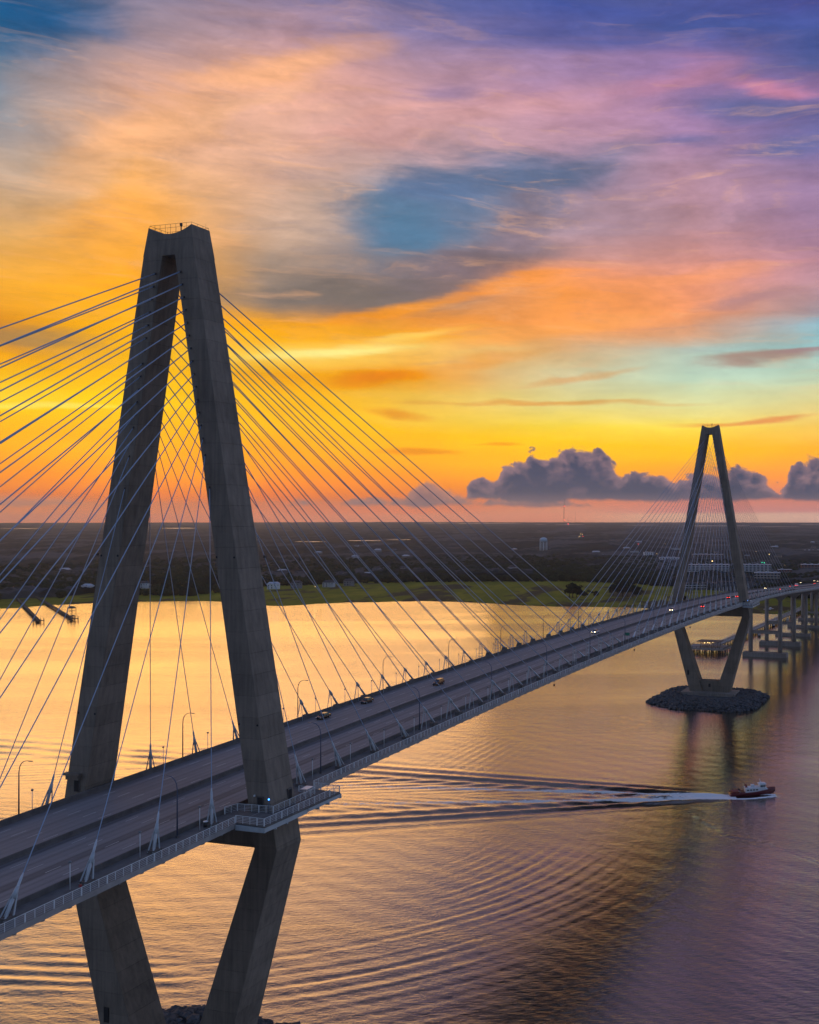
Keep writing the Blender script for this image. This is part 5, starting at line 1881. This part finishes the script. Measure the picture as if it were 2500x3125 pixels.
st = [(-10.2, 2.45, 1.25, -.5), (-9.5, 2.6, 1.25, -.5), (-4, 2.75, 1.35, -.5), (1, 2.75, 1.6, -.5), (5, 2.35, 2.0, -.45), (8, 1.45, 2.4, -.2), (9.6, .6, 2.65, .3), (10.6, .06, 2.8, 1.2)]
hull = MB().loft([hull_ring(*s) for s in st], True, True).build('hull', MRED, pb)
MB().loft([[(x, -w_ + .12, zt - .18), (x, w_ - .12 if w_ > .2 else .0, zt - .18)] for x, w_, zt, zk in st[:-1]], False, False, False).build('deck_plating', MREDD, pb)
MB().tube([(x, -w_ - .03, zt) for x, w_, zt, zk in st], .12, 6).tube([(x, w_ + .03, zt) for x, w_, zt, zk in st], .12, 6).build('rubbing_strake', MREDD, hull)
cb = MB().loft([[(-3.3, -2.0, 1.3), (-3.3, 2.0, 1.3), (-3.3, 1.85, 3.3), (-3.3, -1.85, 3.3)], [(3.4, -2.0, 1.6), (3.4, 2.0, 1.6), (3.4, 1.85, 3.5), (3.4, -1.85, 3.5)]]).build('cabin', MWHITE, pb)
for s in (-1, 1):
    for k in range(4):
        MB().box((-2.3 + 1.35 * k, s * 1.97, 2.45 + .02 * k), (.85, .12, .5)).build('window', MGLASS, cb)
wh = MB().loft([[(3.2, -1.75, 1.7), (3.2, 1.75, 1.7), (3.2, 1.6, 4.5), (3.2, -1.6, 4.5)], [(6.0, -1.55, 2.0), (6.0, 1.55, 2.0), (5.8, 1.4, 4.5), (5.8, -1.4, 4.5)], [(7.2, -1.1, 2.2), (7.2, 1.1, 2.2), (6.2, 1.0, 3.2), (6.2, -1.0, 3.2)]]).build('wheelhouse', MWHITE, pb)
for s in (-1, 1):
    MB().box((4.0, s * 1.68, 3.85), (1.0, .12, .65)).build('window', MGLASS, wh)
    MB().box((5.25, s * 1.60, 3.85), (.9, .12, .6)).build('window', MGLASS, wh)
MB().box((5.95, 0, 3.85), (.14, 2.4, .6)).build('windscreen', MGLASS, wh)
MB().box((4.5, 0, 4.62), (3.4, 3.5, .2)).box((4.4, 0, 4.85), (2.2, 2.4, .3)).build('roof', MWHITE, wh)
MB().loft([[(-3.1, -.5, 3.3), (-3.1, .5, 3.3), (-2.0, .5, 3.3), (-2.0, -.5, 3.3)], [(-3.3, -.35, 4.8), (-3.3, .35, 4.8), (-2.7, .35, 4.8), (-2.7, -.35, 4.8)]]).build('funnel', MREDD, pb)
MB().box((.2, 0, 3.95), (1.5, 1.2, 1.0)).build('roof_locker', MWHITE, pb)
MB().tube([(3.6, 0, 4.7), (3.6, 0, 7.0)], .07, 5).tube([(3.6, -.7, 6.0), (3.6, .7, 6.0)], .05, 4).box((3.9, 0, 5.6), (.3, 1.5, .18)).build('mast', MWHITE, pb)
MB().tube([(-3.6, -1.9, 1.3), (-3.6, -1.9, 4.6)], .05, 4).tube([(-3.6, 1.9, 1.3), (-3.6, 1.9, 4.6)], .05, 4).build('aft_post', MWHITE, pb)
MB().box((-7.6, 0, 1.75), (3.2, 3.4, .8)).build('engine_hatch', MREDD, pb)
MB().tube([(-10.0, -2.2, 2.3), (-10.0, 2.2, 2.3)], .05, 4).tube([(-10.0, -2.3, 2.3), (-5.0, -2.5, 2.3)], .05, 4).tube([(-10.0, 2.3, 2.3), (-5.0, 2.5, 2.3)], .05, 4)\
    .tube([(-10.0, -2.3, 1.2), (-10.0, -2.3, 2.3)], .05, 4).tube([(-10.0, 2.3, 1.2), (-10.0, 2.3, 2.3)], .05, 4).tube([(-7.5, -2.4, 1.2), (-7.5, -2.4, 2.3)], .05, 4).tube([(-5, -2.5, 1.2), (-5, -2.5, 2.3)], .05, 4).build('stern_rail', mat('ochre_rail', (.35, .16, .05), .5), pb)
MB().box((-5.8, .9, 2.0), (.9, .9, 1.2)).build('deck_gear', MDARK, pb)
MB().box((-6.2, -1.4, 1.75), (.6, .5, .9)).build('life_raft', MWHITE, pb)

# small red buoys and navigation lights hung under the deck edge
for x in (147.0, 236.0, 330.0):
    nl = empty('navigation_light', (x, -22.4, zdeck(x) - 2.4), label='small lamp hanging under the deck edge, %s from the near tower' % {147.0: 'first', 236.0: 'second', 330.0: 'third'}[x], cat='lamp', group='lamps hung under the deck edge')
    MB().tube([(0, 0, 1.7), (0, 0, .4)], .05, 4).build('hanger', MDARK, nl)
    MB().tube([(0, 0, .4), (0, 0, .25), (0, 0, -.25), (0, 0, -.4)], [.1, .28, .28, .1], 8).build('lamp_body', MRED if x < 200 else MDARK, nl)


# ------------------------------------------------------------------ walker on the path
def person(x, y, z, rz, lab, top_, leg_):
    rt = empty('person', (x, y, z), rz, label=lab, cat='person')
    m = bpy.data.meshes.new('body')
    J = {'pel': (0, 0, .95, .13), 'waist': (.01, 0, 1.12, .12), 'chest': (.03, 0, 1.36, .145), 'neck': (.04, 0, 1.52, .055), 'head': (.06, 0, 1.66, .095), 'crown': (.06, 0, 1.74, .075),
         'lh': (0, .09, .90, .09), 'lk': (.16, .10, .50, .062), 'la': (.12, .10, .09, .04), 'lt': (.28, .11, .05, .035), 'rh': (0, -.09, .90, .09), 'rk': (-.05, -.10, .49, .062), 'ra': (-.28, -.10, .13, .04), 'rt': (-.16, -.11, .05, .035),
         'ls': (.03, .19, 1.43, .055), 'le': (-.08, .24, 1.17, .042), 'lw': (.06, .22, .96, .03), 'lf': (.10, .21, .88, .03), 'rs': (.03, -.19, 1.43, .055), 're': (-.03, -.25, 1.16, .042), 'rw': (.20, -.20, 1.08, .03), 'rf': (.27, -.17, 1.06, .03)}
    ks = list(J)
    E_ = [('pel', 'waist'), ('waist', 'chest'), ('chest', 'neck'), ('neck', 'head'), ('head', 'crown'), ('pel', 'lh'), ('lh', 'lk'), ('lk', 'la'), ('la', 'lt'), ('pel', 'rh'), ('rh', 'rk'), ('rk', 'ra'), ('ra', 'rt'), ('chest', 'ls'), ('ls', 'le'), ('le', 'lw'), ('lw', 'lf'), ('chest', 'rs'), ('rs', 're'), ('re', 'rw'), ('rw', 'rf')]
    m.from_pydata([J[k][:3] for k in ks], [(ks.index(a), ks.index(b)) for a, b in E_], [])
    o = bpy.data.objects.new('body', m)
    COL.objects.link(o)
    o.parent = rt
    sk = o.modifiers.new('skin', 'SKIN')
    for i, k in enumerate(ks):
        m.skin_vertices[0].data[i].radius = (J[k][3], J[k][3])
    m.skin_vertices[0].data[0].use_root = True
    sk.use_smooth_shade = True
    ss = o.modifiers.new('sub', 'SUBSURF')
    ss.levels = ss.render_levels = 1
    bm = bpy.data.materials.new('clothed_body')
    bm.use_nodes = True
    t = NT(bm.node_tree)
    sp_ = t.n('ShaderNodeSeparateXYZ')
    t.l(t.n('ShaderNodeTexCoord').outputs['Object'], sp_.inputs[0])
    c = t.ramp(t.math('DIVIDE', sp_.outputs[2], 1.8), [(0, (.6, .6, .6, 1)), (.05, leg_ + (1,)), (.54, top_ + (1,)), (.83, (.35, .2, .14, 1)), (.93, (.05, .03, .02, 1))], 'CONSTANT')
    t.l(c, bm.node_tree.nodes['Principled BSDF'].inputs['Base Color'])
    m.materials.append(bm)
    MB().tube([(.02, 0, 1.60), (.035, 0, 1.68), (.05, 0, 1.77), (.05, 0, 1.80)], [.09, .115, .10, .03], 8).build('hair', MBLK, rt)
    return rt


person(-45.5, -21.9, zdeck(-45.5) - .03, .2, 'walker in a red top on the walkway before the near tower', (.38, .03, .04), (.03, .035, .07))

# ------------------------------------------------------------------ evening haze
hz = MB().box((0, 0, 0), (35600, 35600, 0.1 * 3760)).build('haze', None, kind='stuff')
hz.location = (0, 0, -2.0 + 188)
hm = bpy.data.materials.new('haze')
hm.use_nodes = True
hm.node_tree.nodes.clear()
t = NT(hm.node_tree)
pv_ = t.n('ShaderNodeVolumePrincipled')
pv_.inputs['Color'].default_value = (.66, .78, 1.0, 1)
pv_.inputs['Density'].default_value = 4.8e-5
pv_.inputs['Anisotropy'].default_value = .62
ho = t.n('ShaderNodeOutputMaterial')
t.l(pv_.outputs[0], ho.inputs['Volume'])
hz.data.materials.append(hm)
